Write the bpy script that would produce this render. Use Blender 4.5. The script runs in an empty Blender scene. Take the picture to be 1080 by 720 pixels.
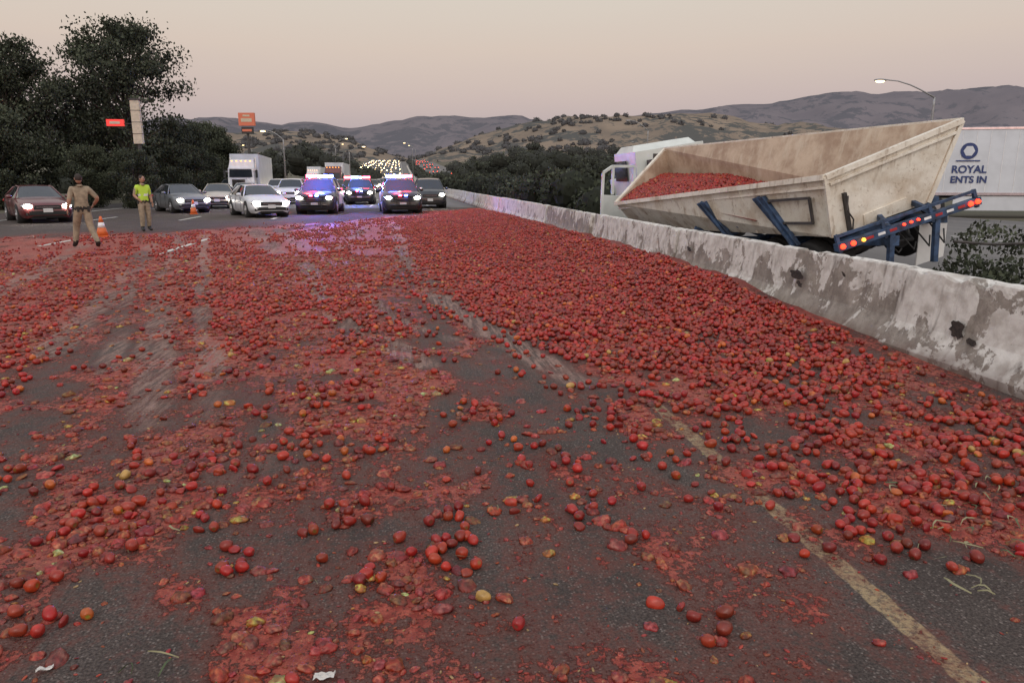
import bpy, math, random
import numpy as np
from mathutils import Vector, Matrix
random.seed(7); rng=np.random.default_rng(11)
scene=bpy.context.scene
CS,SN=0.98889,0.14868
def cw(lat,fwd,z=0.0):
    return Vector((lat*CS+fwd*SN, fwd*CS-lat*SN, z))

# ------------------------------------------------------------ noise
def _h(ix,iy,seed):
    n=(ix.astype(np.int64)*374761393+iy.astype(np.int64)*668265263+seed*1442695041)&0x7fffffff
    n=((n^(n>>13))*1274126177)&0x7fffffff
    n=(n^(n>>16))&0xffff
    return n/65535.0
def vn(x,y,seed=0):
    x=np.asarray(x,float); y=np.asarray(y,float)
    ix=np.floor(x); iy=np.floor(y); fx=x-ix; fy=y-iy
    fx=fx*fx*(3-2*fx); fy=fy*fy*(3-2*fy)
    a=_h(ix,iy,seed); b=_h(ix+1,iy,seed); c=_h(ix,iy+1,seed); d=_h(ix+1,iy+1,seed)
    return (a*(1-fx)+b*fx)*(1-fy)+(c*(1-fx)+d*fx)*fy
def fbm(x,y,seed=0,o=4):
    s=0;a=.5;t=0
    for i in range(o):
        s=s+a*vn(x*2**i,y*2**i,seed+i*17); t+=a; a*=.5
    return s/t
def sst(a,b,x):
    t=np.clip((np.asarray(x,float)-a)/(b-a),0,1); return t*t*(3-2*t)

# ------------------------------------------------------------ materials
def newmat(name):
    m=bpy.data.materials.new(name); m.use_nodes=True
    nt=m.node_tree; b=nt.nodes['Principled BSDF']; return m,nt,b
def nd(nt,typ,inp=None,**props):
    n=nt.nodes.new(typ)
    for k,v in props.items(): setattr(n,k,v)
    if inp:
        for k,v in inp.items():
            if isinstance(v,bpy.types.NodeSocket): nt.links.new(v,n.inputs[k])
            else: n.inputs[k].default_value=v
    return n
def math_(nt,op,a,b=0.0,c=None,clamp=False):
    d={0:a,1:b}
    if c is not None: d[2]=c
    return nd(nt,'ShaderNodeMath',d,operation=op,use_clamp=clamp).outputs[0]
def mixc(nt,f,a,b,blend='MIX'):
    n=nt.nodes.new('ShaderNodeMix'); n.data_type='RGBA'; n.blend_type=blend
    for k,v in ((0,f),(6,a),(7,b)):
        if isinstance(v,bpy.types.NodeSocket): nt.links.new(v,n.inputs[k])
        else: n.inputs[k].default_value=(tuple(v)+(1,))[:4] if k>0 else v
    return n.outputs[2]
def mrange(nt,v,a,b,c=0.0,d=1.0):
    return nd(nt,'ShaderNodeMapRange',{0:v,1:a,2:b,3:c,4:d},interpolation_type='SMOOTHSTEP').outputs[0]
def noise(nt,vec,scale,detail=4,rough=.55,dist=0):
    return nd(nt,'ShaderNodeTexNoise',{'Vector':vec,'Scale':scale,'Detail':detail,'Roughness':rough,'Distortion':dist}).outputs[0]
def simple(name,col,rough=.5,metal=0,var=.12,scale=6,coat=0,bump=0):
    m,nt,b=newmat(name)
    tc=nd(nt,'ShaderNodeTexCoord').outputs['Object']
    n=noise(nt,tc,scale,6)
    c=mixc(nt,mrange(nt,n,.3,.7),tuple(x*(1-var) for x in col),tuple(min(1,x*(1+var)) for x in col))
    nt.links.new(c,b.inputs['Base Color'])
    b.inputs['Roughness'].default_value=rough; b.inputs['Metallic'].default_value=metal
    b.inputs['Coat Weight'].default_value=coat
    if bump:
        bm=nd(nt,'ShaderNodeBump',{'Height':n,'Strength':bump,'Distance':.02}); nt.links.new(bm.outputs[0],b.inputs['Normal'])
    return m
def emit(name,col,st):
    m,nt,b=newmat(name)
    b.inputs['Base Color'].default_value=(*col,1)
    b.inputs['Emission Color'].default_value=(*col,1); b.inputs['Emission Strength'].default_value=st
    return m
def attrmat(name,rough,attr='col',bump=0,var=0,scale=30,coat=0,spec=.5):
    m,nt,b=newmat(name)
    a=nd(nt,'ShaderNodeAttribute',attribute_name=attr).outputs['Color']
    tc=nd(nt,'ShaderNodeTexCoord').outputs['Object']
    n=noise(nt,tc,scale,4)
    if var: a=mixc(nt,1.0,a,mixc(nt,mrange(nt,n,.3,.7),(1,1,1),(1-var,1-var,1-var)),'MULTIPLY')
    nt.links.new(a,b.inputs['Base Color']); b.inputs['Roughness'].default_value=rough
    b.inputs['Coat Weight'].default_value=coat; b.inputs['Specular IOR Level'].default_value=spec
    if bump:
        bm=nd(nt,'ShaderNodeBump',{'Height':n,'Strength':bump,'Distance':.01}); nt.links.new(bm.outputs[0],b.inputs['Normal'])
    return m

# ------------------------------------------------------------ mesh helpers
def cubesphere(n):
    vs=[];fs=[];idx={}
    def gv(p):
        k=tuple(int(round(c*n*2)) for c in p)
        if k not in idx:
            q=Vector([math.tan(c*math.pi/4) for c in p]).normalized(); idx[k]=len(vs); vs.append(tuple(q))
        return idx[k]
    for ax in range(3):
        for sg in (-1,1):
            for i in range(n):
                for j in range(n):
                    q=[]
                    for (a,b) in ((i,j),(i+1,j),(i+1,j+1),(i,j+1)):
                        p=[0,0,0]; p[ax]=sg; p[(ax+1)%3]=(2*a/n-1); p[(ax+2)%3]=(2*b/n-1)
                        q.append(gv(p))
                    if sg<0: q.reverse()
                    fs.append(q)
    return np.array(vs),np.array(fs)
def npmesh(name,V,F,mat,col=None,smooth=True,extra=None):
    me=bpy.data.meshes.new(name)
    V=np.asarray(V,np.float32); F=np.asarray(F,np.int32); k=F.shape[1]
    me.vertices.add(len(V)); me.vertices.foreach_set('co',V.ravel())
    me.loops.add(F.size); me.loops.foreach_set('vertex_index',F.ravel())
    me.polygons.add(len(F)); me.polygons.foreach_set('loop_start',np.arange(len(F),dtype=np.int32)*k)
    me.polygons.foreach_set('use_smooth',np.full(len(F),smooth))
    me.update(calc_edges=True); me.validate()
    if col is not None:
        a=me.color_attributes.new('col','FLOAT_COLOR','POINT')
        c=np.ones((len(V),4),np.float32); c[:,:3]=col; a.data.foreach_set('color',c.ravel())
    if extra:
        for kx,vx in extra.items():
            a=me.attributes.new(kx,'FLOAT','POINT'); a.data.foreach_set('value',np.asarray(vx,np.float32))
    me.materials.append(mat)
    o=bpy.data.objects.new(name,me); scene.collection.objects.link(o); return o
def rotmats(e):
    a,b,c=e[:,0],e[:,1],e[:,2]
    ca,sa,cb,sb,cc,sc=np.cos(a),np.sin(a),np.cos(b),np.sin(b),np.cos(c),np.sin(c)
    R=np.empty((len(e),3,3))
    R[:,0,0]=cc*cb;R[:,0,1]=cc*sb*sa-sc*ca;R[:,0,2]=cc*sb*ca+sc*sa
    R[:,1,0]=sc*cb;R[:,1,1]=sc*sb*sa+cc*ca;R[:,1,2]=sc*sb*ca-cc*sa
    R[:,2,0]=-sb;R[:,2,1]=cb*sa;R[:,2,2]=cb*ca
    return R
def bake(pv,pf,pos,eul,scl,col,pcol=None):
    R=rotmats(eul); K=len(pos); n=len(pv)
    v=pv[None,:,:]*scl[:,None,:]
    v=np.einsum('kij,knj->kni',R,v)+pos[:,None,:]
    f=(pf[None]+(np.arange(K)*n)[:,None,None]).reshape(-1,pf.shape[1])
    c=np.repeat(col[:,None,:],n,1)
    if pcol is not None: c=c*pcol[None]
    return v.reshape(-1,3),f,c.reshape(-1,3)
def merge(parts):
    V=[];F=[];C=[];o=0
    for v,f,c in parts:
        V.append(v);F.append(f+o);C.append(c);o+=len(v)
    return np.concatenate(V),np.concatenate(F),np.concatenate(C)

class MB:
    def __init__(s): s.V=[];s.F=[];s.M=[];s.S=[];s.mats=[]
    def mi(s,m):
        if m not in s.mats: s.mats.append(m)
        return s.mats.index(m)
    def add(s,vs,fs,m,smooth=False):
        o=len(s.V); i=s.mi(m)
        s.V+= [tuple(v) for v in vs]
        for f in fs: s.F.append(tuple(int(a)+o for a in f)); s.M.append(i); s.S.append(smooth)
    def box(s,c,sz,m,rot=None,top=(1,1),shift=(0,0)):
        x,y,z=[a/2 for a in sz]; P=[]
        for k in (-1,1):
            t=top if k>0 else (1,1); sh=shift if k>0 else (0,0)
            for (i,j) in ((-1,-1),(1,-1),(1,1),(-1,1)):
                p=Vector((i*x*t[0]+sh[0],j*y*t[1]+sh[1],k*z))
                if rot: p=rot@p
                P.append(p+Vector(c))
        s.add(P,[(3,2,1,0),(4,5,6,7),(0,1,5,4),(1,2,6,5),(2,3,7,6),(3,0,4,7)],m)
    def tube(s,pts,rads,m,n=8,smooth=True,twist=0):
        pts=[Vector(p) for p in pts]
        if not isinstance(rads,(list,tuple)): rads=[rads]*len(pts)
        P=[];u=None
        for i,p in enumerate(pts):
            d=(pts[min(i+1,len(pts)-1)]-pts[max(i-1,0)]).normalized()
            if u is None:
                a=Vector((0,0,1)) if abs(d.z)<.9 else Vector((1,0,0)); u=d.cross(a).normalized()
            else: u=(u-d*u.dot(d)).normalized()
            w=d.cross(u)
            for k in range(n):
                t=2*math.pi*k/n+twist; P.append(p+(u*math.cos(t)+w*math.sin(t))*rads[i])
        F=[]
        for i in range(len(pts)-1):
            for k in range(n): F.append((i*n+k,i*n+(k+1)%n,(i+1)*n+(k+1)%n,(i+1)*n+k))
        F.append(tuple(range(n-1,-1,-1))); F.append(tuple((len(pts)-1)*n+k for k in range(n)))
        s.add(P,F,m,smooth)
    def beam(s,a,b,r,m): s.tube([a,b],r*1.414,m,4,False,math.pi/4)
    def ell(s,c,r,m,n=3,rot=None):
        v,f=cubesphere(n); P=[]
        for p in v:
            q=Vector((p[0]*r[0],p[1]*r[1],p[2]*r[2]))
            if rot: q=rot@q
            P.append(q+Vector(c))
        s.add(P,f,m,True)
    def slab(s,q,th,m):
        q=[Vector(p) for p in q]; n=(q[1]-q[0]).cross(q[3]-q[0]).normalized()*th
        s.add(q+[p+n for p in q],[(0,1,2,3),(7,6,5,4),(1,0,4,5),(2,1,5,6),(3,2,6,7),(0,3,7,4)],m)
    def wheel(s,c,r,w,ax,mt,mr,):
        c=Vector(c); ax=Vector(ax).normalized()
        s.tube([c-ax*w/2,c-ax*w*.38,c+ax*w*.38,c+ax*w/2],[r*.93,r,r,r*.93],mt,22,True)
        for sg in (-1,1):
            s.tube([c+ax*sg*w*.47,c+ax*sg*(w*.5+.012)],[r*.66,r*.6],mr,16,False)
            s.tube([c+ax*sg*w*.5,c+ax*sg*(w*.5+.035)],[r*.22,r*.18],mr,10,False)
    def mesh(s,name):
        me=bpy.data.meshes.new(name); me.from_pydata(s.V,[],s.F); me.update()
        for m in s.mats: me.materials.append(m)
        me.polygons.foreach_set('material_index',s.M); me.polygons.foreach_set('use_smooth',s.S); return me
    def obj(s,name,loc=(0,0,0),rotz=0,bevel=0,parent=None,mesh=None):
        o=bpy.data.objects.new(name,s.mesh(name)); scene.collection.objects.link(o)
        o.location=loc; o.rotation_euler=(0,0,rotz)
        if bevel:
            b=o.modifiers.new('bev','BEVEL'); b.width=bevel; b.segments=2; b.limit_method='ANGLE'; b.angle_limit=math.radians(40)
        if parent: o.parent=parent
        return o

# ------------------------------------------------------------ world & camera
w=bpy.data.worlds.new("World"); scene.world=w; w.use_nodes=True
nt=w.node_tree; nt.nodes.clear()
out=nd(nt,'ShaderNodeOutputWorld')
sky=nd(nt,'ShaderNodeTexSky',sky_type='NISHITA',sun_disc=False,sun_elevation=math.radians(2),sun_rotation=math.radians(170),air_density=1.5,dust_density=3)
b1=nd(nt,'ShaderNodeBackground',{'Color':sky.outputs[0],'Strength':.05})
tc=nd(nt,'ShaderNodeTexCoord').outputs['Generated']
sx=nd(nt,'ShaderNodeSeparateXYZ',{0:tc})
warp=math_(nt,'ADD',sx.outputs[2],math_(nt,'MULTIPLY',math_(nt,'SUBTRACT',noise(nt,nd(nt,'ShaderNodeMapping',{'Vector':tc,'Scale':(1,1,7)}).outputs[0],2.2,4),.5),.03))
rp=nd(nt,'ShaderNodeValToRGB',{0:warp}); cr=rp.color_ramp
stops=[(0,(.36,.34,.38)),(.05,(.43,.385,.415)),(.10,(.53,.445,.445)),(.16,(.61,.51,.465)),(.23,(.63,.57,.515)),(.45,(.58,.56,.55)),(1,(.50,.53,.60))]
while len(cr.elements)<len(stops): cr.elements.new(.5)
for e,(p,c) in zip(cr.elements,stops): e.position=p; e.color=(*c,1)
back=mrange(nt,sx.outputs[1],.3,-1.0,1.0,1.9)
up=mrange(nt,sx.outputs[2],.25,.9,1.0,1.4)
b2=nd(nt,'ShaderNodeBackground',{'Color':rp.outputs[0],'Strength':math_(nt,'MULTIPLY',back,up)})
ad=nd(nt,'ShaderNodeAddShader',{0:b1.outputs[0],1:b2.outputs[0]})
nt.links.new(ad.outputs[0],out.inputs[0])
sl=bpy.data.lights.new('sun','SUN'); sl.energy=.6; sl.angle=math.radians(25); sl.color=(1,.88,.78)
so=bpy.data.objects.new('sun',sl); scene.collection.objects.link(so); so.rotation_euler=(math.radians(52),0,math.radians(-25))
cam=bpy.data.cameras.new('camera'); cam.lens=26; cam.sensor_width=36; cam.clip_end=30000; cam.clip_start=.05
co=bpy.data.objects.new('camera',cam); scene.collection.objects.link(co)
co.location=(0,0,1.65); co.rotation_euler=(math.radians(77.7),0,math.radians(-8.55)); scene.camera=co
scene.view_settings.view_transform='Standard'; scene.view_settings.look='None'; scene.view_settings.exposure=0

# ------------------------------------------------------------ terrain
def gz(y): return 17*sst(120,700,y)
M_dirt,nt,b=newmat('dry_ground')
tc=nd(nt,'ShaderNodeTexCoord').outputs['Object']
c=mixc(nt,mrange(nt,noise(nt,tc,.15,8),.35,.65),(.10,.085,.055),(.06,.06,.035)); nt.links.new(c,b.inputs['Base Color']); b.inputs['Roughness'].default_value=1
xs=np.concatenate([-np.geomspace(20,4000,22)[::-1],np.linspace(-15,25,7),np.geomspace(30,4000,22)])
ys=np.concatenate([[-200,-60,-10],np.linspace(0,120,8),np.linspace(135,800,44),np.geomspace(900,6000,12)])
def gridmesh(xs,ys,zf):
    X,Y=np.meshgrid(xs,ys); Z=zf(X,Y); V=np.stack([X,Y,Z],-1).reshape(-1,3)
    n=len(xs); i,j=np.meshgrid(np.arange(n-1),np.arange(len(ys)-1)); a=(j*n+i).ravel()
    return V,np.stack([a,a+1,a+n+1,a+n],-1)
V,F=gridmesh(xs,ys,lambda X,Y: gz(Y)-.06)
npmesh('ground',V,F,M_dirt)

M_road2,nt,b=newmat('asphalt_far')
tc=nd(nt,'ShaderNodeTexCoord').outputs['Object']
st=nd(nt,'ShaderNodeMapping',{'Vector':tc,'Scale':(1,.05,1)}).outputs[0]
c=mixc(nt,mrange(nt,noise(nt,st,.9,5),.3,.7),(.065,.06,.06),(.12,.11,.105))
c=mixc(nt,mrange(nt,noise(nt,tc,60,3),.35,.7,0,.4),c,(.16,.15,.14))
nt.links.new(c,b.inputs['Base Color']); b.inputs['Roughness'].default_value=.65
ysr=np.concatenate([np.linspace(46,120,6),np.linspace(135,900,64)])
V,F=gridmesh(np.array([-20,-10,0,5.04]),ysr,lambda X,Y:gz(Y)); npmesh('road',V,F,M_road2)
V,F=gridmesh(np.array([5.04,10,18,25]),np.concatenate([[-20,0,20,46],ysr[1:]]),lambda X,Y:gz(Y)); npmesh('road',V,F,M_road2)
V,F=gridmesh(np.array([-20,-10,0,5.04]),np.array([-20,-5,.6]),lambda X,Y:0*Y); npmesh('road',V,F,M_road2)
M_white=simple('road_paint_white',(.55,.54,.5),.6,var=.25,scale=9)
mk=MB()
def strip(x,y0,y1,wd=.12,z=.006):
    n=max(1,int((y1-y0)/12)); 
    for i in range(n):
        a=y0+(y1-y0)*i/n; c=y0+(y1-y0)*(i+1)/n
        za=float(gz(a))+z; zb=float(gz(c))+z
        mk.add([(x-wd/2,a,za),(x+wd/2,a,za),(x+wd/2,c,zb),(x-wd/2,c,zb)],[(0,1,2,3)],M_white)
for lx in (-1.8,-5.45,-9.1,-12.75):
    y=48
    while y<500: strip(lx,y,y+3.6); y+=14.6
for a,b_,c_ in ((-5.45,17.8,22.4),(-9.1,20.5,24),(-12.75,18,21.6),(-9.1,33,36.5),(-5.45,33.5,37),(-12.75,33,36.5),(-16.4,22,46)): strip(a,b_,c_,.15,.007)
for lx in (1.86,-16.4,9.0,20.2): strip(lx,46,800,.14)
for lx in (12.7,16.4):
    y=2
    while y<500: strip(lx,y,y+3.6); y+=14.6
mk.obj('road_marking')

# ------------------------------------------------------------ spill density fields
def polyd(x,y,pts):
    d=np.full(x.shape,1e9)
    for (x0,y0),(x1,y1) in zip(pts[:-1],pts[1:]):
        dx,dy=x1-x0,y1-y0; t=np.clip(((x-x0)*dx+(y-y0)*dy)/(dx*dx+dy*dy),0,1)
        d=np.minimum(d,np.hypot(x-x0-t*dx,y-y0-t*dy))
    return d
TR=[([(-6.6,24),(-3.7,12),(-2.4,7.6),(-1.95,6.0),(-1.75,5.2)],.15,1.0),([(-5.9,24),(-3.1,12),(-1.95,7.6),(-1.5,5.8),(-1.35,5.1)],.12,1.0),
    ([(-.3,30),(.05,18),(.5,11),(1.15,6.8),(1.5,5.8)],.17,1.0),([(-1.9,15.5),(-.9,9.3),(.2,6.6)],.16,.85),([(-1.2,16),(-.3,9.6),(.8,6.8)],.09,.7),
    ([(-5.0,27),(-2.9,18)],.24,1.0),([(-4.2,27),(-2.1,18)],.18,1.0),
    ([(-3.4,7.6),(-4.6,13),(-7.4,25)],.17,.85),([(-4.8,7.4),(-8.2,21)],.18,.9),([(-6.4,8.5),(-11,22)],.25,.85),([(-9,11),(-15,22)],.3,.8),([(-1.6,18),(-1.2,27)],.18,.8),
    ([(.7,14),(2.0,8.5)],.12,.7),([(-.7,6),(-1.3,2)],.16,.25),([(.9,20),(1.5,14)],.13,.5),([(-1.7,5.6),(-1.2,3.2)],.16,.3),([(-7.6,9),(-13,21)],.16,.7),([(-2.6,6.8),(-5.6,17)],.12,.7)]
def track(x,y):
    t=np.zeros(x.shape)
    wob=(fbm(x*2,y*.8,91)-.5)*.2+(fbm(x*9,y*5,94,3)-.5)*.12
    brk=.35+.65*sst(.3,.6,fbm(x*2.5,y*.7,92))
    for pts,wd,s in TR:
        d=polyd(x+wob,y,pts); t=np.maximum(t,s*(1-sst(wd*.5,wd*1.6,d)))
    return t*brk
YE=[0,3,4,5,6,8,12,18,30,45]; XE=[3.6,3.3,2.8,2.4,2.05,1.55,.9,.6,1.0,2.2]
def endfade(x,y):
    lim=np.interp(x,[-22,-14,-8,-3,0,5],[19,23,26,31,37,45])+ (fbm(x*.4,y*.2,5)-.5)*6
    return 1-sst(lim-4,lim+1,y)
def streak(x,y):
    xr=x+.33*np.clip(y-5,0,30)*sst(0,-6,x)
    return fbm(xr*1.9,y*.13,301,4)
def patch(x,y): return fbm(x*3.2,y*2.4,55,5)
def dens(x,y):
    e=np.interp(y,YE,XE)+(fbm(x*.8,y*.5,31)-.5)*1.9
    amp=np.interp(y,[1,2.2,3,4,5,6,8,12,45],[.0,.02,.18,.34,.46,.58,.86,.98,1])
    heap=sst(-1.2,.9,x-e)*amp
    g=1-(1-sst(5.5,8.5,y))*sst(4.0,4.45,x)*.93
    n=fbm(x*1.1,y*.55,3,5); n2=fbm(x*3.5,y*2.5,8,4)
    cl=sst(.44,.62,n*.45+n2*.55)
    base=np.interp(y,[0,3,4,5,7,10,15,22,30,40],[.006,.012,.028,.055,.12,.20,.27,.29,.25,.2])
    side=np.interp(x,[-20,-12,-8,-4,-1,0,1,2],[.25,.4,.5,.65,1.0,1.35,1.4,1.0])
    sk=.25+1.5*sst(.36,.62,streak(x,y)); sk=1+(sk-1)*sst(2.2,.2,x)
    gap=np.interp(y,[4,7,12],[1,.7,.15])
    d=base*side*(.12+1.6*cl)*sk+heap*((.60+.7*n2)*(1-gap)+gap*(.20+1.15*sst(.34,.60,n2)))
    return np.clip(d*g,0,1)*(1-.95*track(x,y))*endfade(x,y)
def pulp(x,y):
    p=np.interp(y,[0,3,4,6,9,13,20,40],[.41,.43,.46,.56,.70,.83,.90,.90])
    nr=np.interp(x,[-3,-.6,.1,1.2,4],[.11,.09,0,-.07,-.08])*(1-sst(4.5,8,y))
    p=p+nr+(fbm(x*.9,y*.45,41)-.5)*.6+(patch(x,y)-.5)*np.interp(y,[0,6,14],[1.25,1.1,.5])
    p=p+(streak(x,y)-.5)*np.interp(y,[0,5,9],[.15,.6,1.0])*sst(2.2,.2,x)
    p=p+.15*sst(1.5,3,x)*sst(5,8,y)
    return np.clip(p*endfade(x,y-1.5),0,1)
def heaph(x,y):
    S=np.interp(y,[5,8,11,16,30,44],[0,.35,.9,1,.7,0])
    return .26*S*np.exp(-(np.clip(4.7-x,0,9)/1.15)**2)*(.7+.6*fbm(x*1.5,y*1.2,77,3))+.03*S*sst(-1,2,x)

# spill road sheet
xsg=np.concatenate([np.linspace(-20,-9,120)[:-1],np.linspace(-9,-3.5,150)[:-1],np.linspace(-3.5,5.04,300)])
ysg=.6*(46/.6)**np.linspace(0,1,560)
X,Y=np.meshgrid(xsg,ysg)
V,F=gridmesh(xsg,ysg,lambda a,b_: heaph(a,b_))
M_sp,nt,b=newmat('asphalt_with_pulp')
tc=nd(nt,'ShaderNodeTexCoord').outputs['Object']
pa=nd(nt,'ShaderNodeAttribute',attribute_name='pulp').outputs['Fac']
ta=nd(nt,'ShaderNodeAttribute',attribute_name='trk').outputs['Fac']
da=nd(nt,'ShaderNodeAttribute',attribute_name='dn').outputs['Fac']
# tyre tracks are dragged streaks, not solid bands
drag=noise(nt,nd(nt,'ShaderNodeMapping',{'Vector':tc,'Scale':(1,.07,1),'Rotation':(0,0,.10)}).outputs[0],26,5,.7)
n1=noise(nt,tc,90,4,.75); vo=nd(nt,'ShaderNodeTexVoronoi',{'Vector':tc,'Scale':80,'Randomness':1.0})
vor=vo.outputs['Distance']; vg=nd(nt,'ShaderNodeSeparateColor',{0:vo.outputs['Color']}).outputs[0]
asp=mixc(nt,mrange(nt,noise(nt,tc,.9,8,.65),.35,.65),(.060,.049,.043),(.108,.088,.077))
asp=mixc(nt,mrange(nt,n1,.38,.62),(.024,.020,.018),asp)
asp=mixc(nt,math_(nt,'MULTIPLY',mrange(nt,vg,.55,.95,0,.75),mrange(nt,vor,.55,.2)),asp,(.22,.185,.165))
sp=nd(nt,'ShaderNodeSeparateXYZ',{0:tc})
wv=math_(nt,'MULTIPLY',math_(nt,'SUBTRACT',noise(nt,tc,9,4),.5),.05)
lx=math_(nt,'ABSOLUTE',math_(nt,'ADD',math_(nt,'SUBTRACT',sp.outputs[0],1.86),wv))
lm=math_(nt,'MULTIPLY',mrange(nt,lx,.056,.044),mrange(nt,noise(nt,tc,34,6,.75),.38,.56,.15,.95))
asp=mixc(nt,math_(nt,'MULTIPLY',lm,.8),asp,(.42,.31,.17))
nA=noise(nt,tc,7,9,.74,.6); nB=noise(nt,tc,30,6,.7)
stv=nd(nt,'ShaderNodeMapping',{'Vector':tc,'Scale':(1,.16,1),'Rotation':(0,0,.12)}).outputs[0]
nS=noise(nt,stv,4.5,6,.6)
val=math_(nt,'ADD',pa,math_(nt,'ADD',math_(nt,'MULTIPLY',math_(nt,'SUBTRACT',nA,.5),1.1),math_(nt,'MULTIPLY',math_(nt,'SUBTRACT',nB,.5),1.2)))
val=math_(nt,'ADD',val,math_(nt,'MULTIPLY',math_(nt,'SUBTRACT',nS,.5),.5))
val=math_(nt,'ADD',val,math_(nt,'MULTIPLY',math_(nt,'SUBTRACT',drag,.5),.35))
val=math_(nt,'SUBTRACT',val,math_(nt,'MULTIPLY',ta,.22))
stain=mrange(nt,val,.05,.6,.04,.72)
col=mixc(nt,stain,asp,(.150,.050,.038))
pm=mrange(nt,val,.49,.60)
nC=noise(nt,tc,16,6,.6); nD=noise(nt,tc,.8,5,.5)
pc=mixc(nt,mrange(nt,nC,.38,.64),(.24,.024,.016),(.43,.085,.055))
pc=mixc(nt,mrange(nt,nD,.4,.7,0,.45),pc,(.36,.12,.09))
pc=mixc(nt,mrange(nt,noise(nt,tc,44,4,.7),.58,.66,0,.7),pc,(.54,.24,.12))
pc=mixc(nt,mrange(nt,noise(nt,tc,37,4,.7),.46,.36,0,.85),pc,(.07,.017,.014))
pc=mixc(nt,math_(nt,'MULTIPLY',da,.65),pc,(.15,.011,.008))
col=mixc(nt,math_(nt,'MULTIPLY',pm,.9),col,pc)
tmask=math_(nt,'MULTIPLY',mrange(nt,ta,.05,.8),mrange(nt,drag,.40,.58,.10,.85))
col=mixc(nt,tmask,col,mixc(nt,mrange(nt,nB,.35,.65),(.17,.095,.075),(.36,.24,.20)))
nt.links.new(col,b.inputs['Base Color'])
nt.links.new(mrange(nt,pm,0,1,.88,.55),b.inputs['Roughness']); b.inputs['Specular IOR Level'].default_value=.35
hh=math_(nt,'ADD',math_(nt,'MULTIPLY',pm,math_(nt,'ADD',.4,math_(nt,'MULTIPLY',nB,1.6))),math_(nt,'MULTIPLY',math_(nt,'SUBTRACT',n1,vor),.40))
bm=nd(nt,'ShaderNodeBump',{'Height':hh,'Strength':1.0,'Distance':.012}); nt.links.new(bm.outputs[0],b.inputs['Normal'])
npmesh('road',V,F,M_sp,extra={'pulp':pulp(X,Y).ravel(),'trk':track(X,Y).ravel(),'dn':dens(X,Y).ravel()})

# ------------------------------------------------------------ tomatoes
def scatter(x0,x1,y0,y1,cell,f,hf=None):
    nx=int((x1-x0)/cell); ny=int((y1-y0)/cell)
    i,j=np.meshgrid(np.arange(nx),np.arange(ny))
    x=x0+(i+.5+rng.uniform(-.48,.48,i.shape))*cell; y=y0+(j+.5+rng.uniform(-.48,.48,i.shape))*cell
    x=x.ravel();y=y.ravel(); k=rng.random(len(x))<f(x,y); return x[k],y[k]
def tomcol(n,near=True):
    r=rng.random(n)
    c=np.stack([.27+.19*rng.random(n),.016+.030*rng.random(n),.010+.013*rng.random(n)],-1)
    dk=r<.30; c[dk]*=np.array([.60,.6,.7])
    og=r>.955; c[og]=np.array([.48,.11,.022])*(.8+.4*rng.random((og.sum(),1)))
    yl=r>.995; c[yl]=np.array([.50,.29,.08])*(.8+.3*rng.random((yl.sum(),1)))
    return c
def tomproto(n,k=0):
    v,f=cubesphere(n); v=v.copy()
    r=np.hypot(v[:,0],v[:,1])
    v[:,2]-=np.where(v[:,2]>0,.22*np.exp(-(r/.32)**2),0)
    v[:,0:2]*=(1+.06*v[:,2:3])
    if k: v*= (1+.30*(fbm(v[:,0]*1.6+k*7,v[:,1]*1.6+v[:,2]*1.3,k+200,2)-.5))[:,None]
    return v,f
parts=[]
def addtom(x,y,lod,cr=.0):
    N=len(x)
    if N==0: return
    kk=rng.integers(0,5,N)
    for k in range(5):
        m=kk==k; n=int(m.sum())
        if n==0: continue
        v,f=tomproto(lod,k+1 if lod>2 else 0)
        r=.0205+.0085*rng.random(n); el=1.08+.34*rng.random(n)
        s=np.stack([r,r*(.90+.1*rng.random(n)),r*el],-1)
        sq=rng.random(n)<.25; 
        xx,yy=x[m],y[m]
        layer=(rng.random(n)<.25)*sst(.55,.95,dens(xx,yy))*.034
        e=rng.uniform(0,6.28,(n,3)); e[:,0]=rng.normal(1.45,.35,n)
        s[sq,1]*=.56; e[sq,0]=np.pi/2
        z=heaph(xx,yy)+np.where(sq,r*.50,r*.9)+layer
        pc=None
        if lod>=4:
            c0=np.ones((len(v),3)); st=(v[:,2]>.55)&(np.hypot(v[:,0],v[:,1])<.26); c0[st]=[.6,2.4,1.6]; pc=c0
        parts.append(bake(v,f,np.stack([xx,yy,z],-1),e,s,tomcol(n),pc))
x,y=scatter(-8,4.66,1.6,6.2,.052,dens); addtom(x,y,5)
x,y=scatter(-14,4.62,6.2,13,.052,dens); addtom(x,y,3)
x,y=scatter(-20,4.6,13,44,.058,lambda a,b_: dens(a,b_)*.85); addtom(x,y,2)
clus=[(-1.35,2.72,7,.10),(-.75,3.1,6,.06),(-1.29,4.15,24,.2),(-1.43,3.55,16,.14),(.17,3.12,9,.06),(.2,3.4,7,.06),(.1,2.95,4,.05),(-.35,3.55,7,.1),
   (-.65,5.6,28,.22),(-.77,4.65,18,.18),(.62,3.45,6,.1),(.94,3.45,7,.12),(1.0,3.05,2,.06),(1.05,2.46,3,.05),(1.13,2.3,3,.05),(2.25,3.0,18,.17),(2.55,3.35,24,.22),(2.1,3.3,10,.14),
   (1.5,5.0,20,.22),(-.24,2.9,3,.05),(.33,2.65,2,.06),(-1.05,3.6,6,.1),(-.45,4.3,6,.12),(2.7,2.75,4,.12),(1.6,3.9,9,.2),(.7,4.4,10,.2),(-2.1,3.5,9,.2),(-2.4,4.3,18,.25),(-1.7,3.2,6,.15),(.5,5.1,12,.18),(1.0,4.0,6,.1)]
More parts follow.
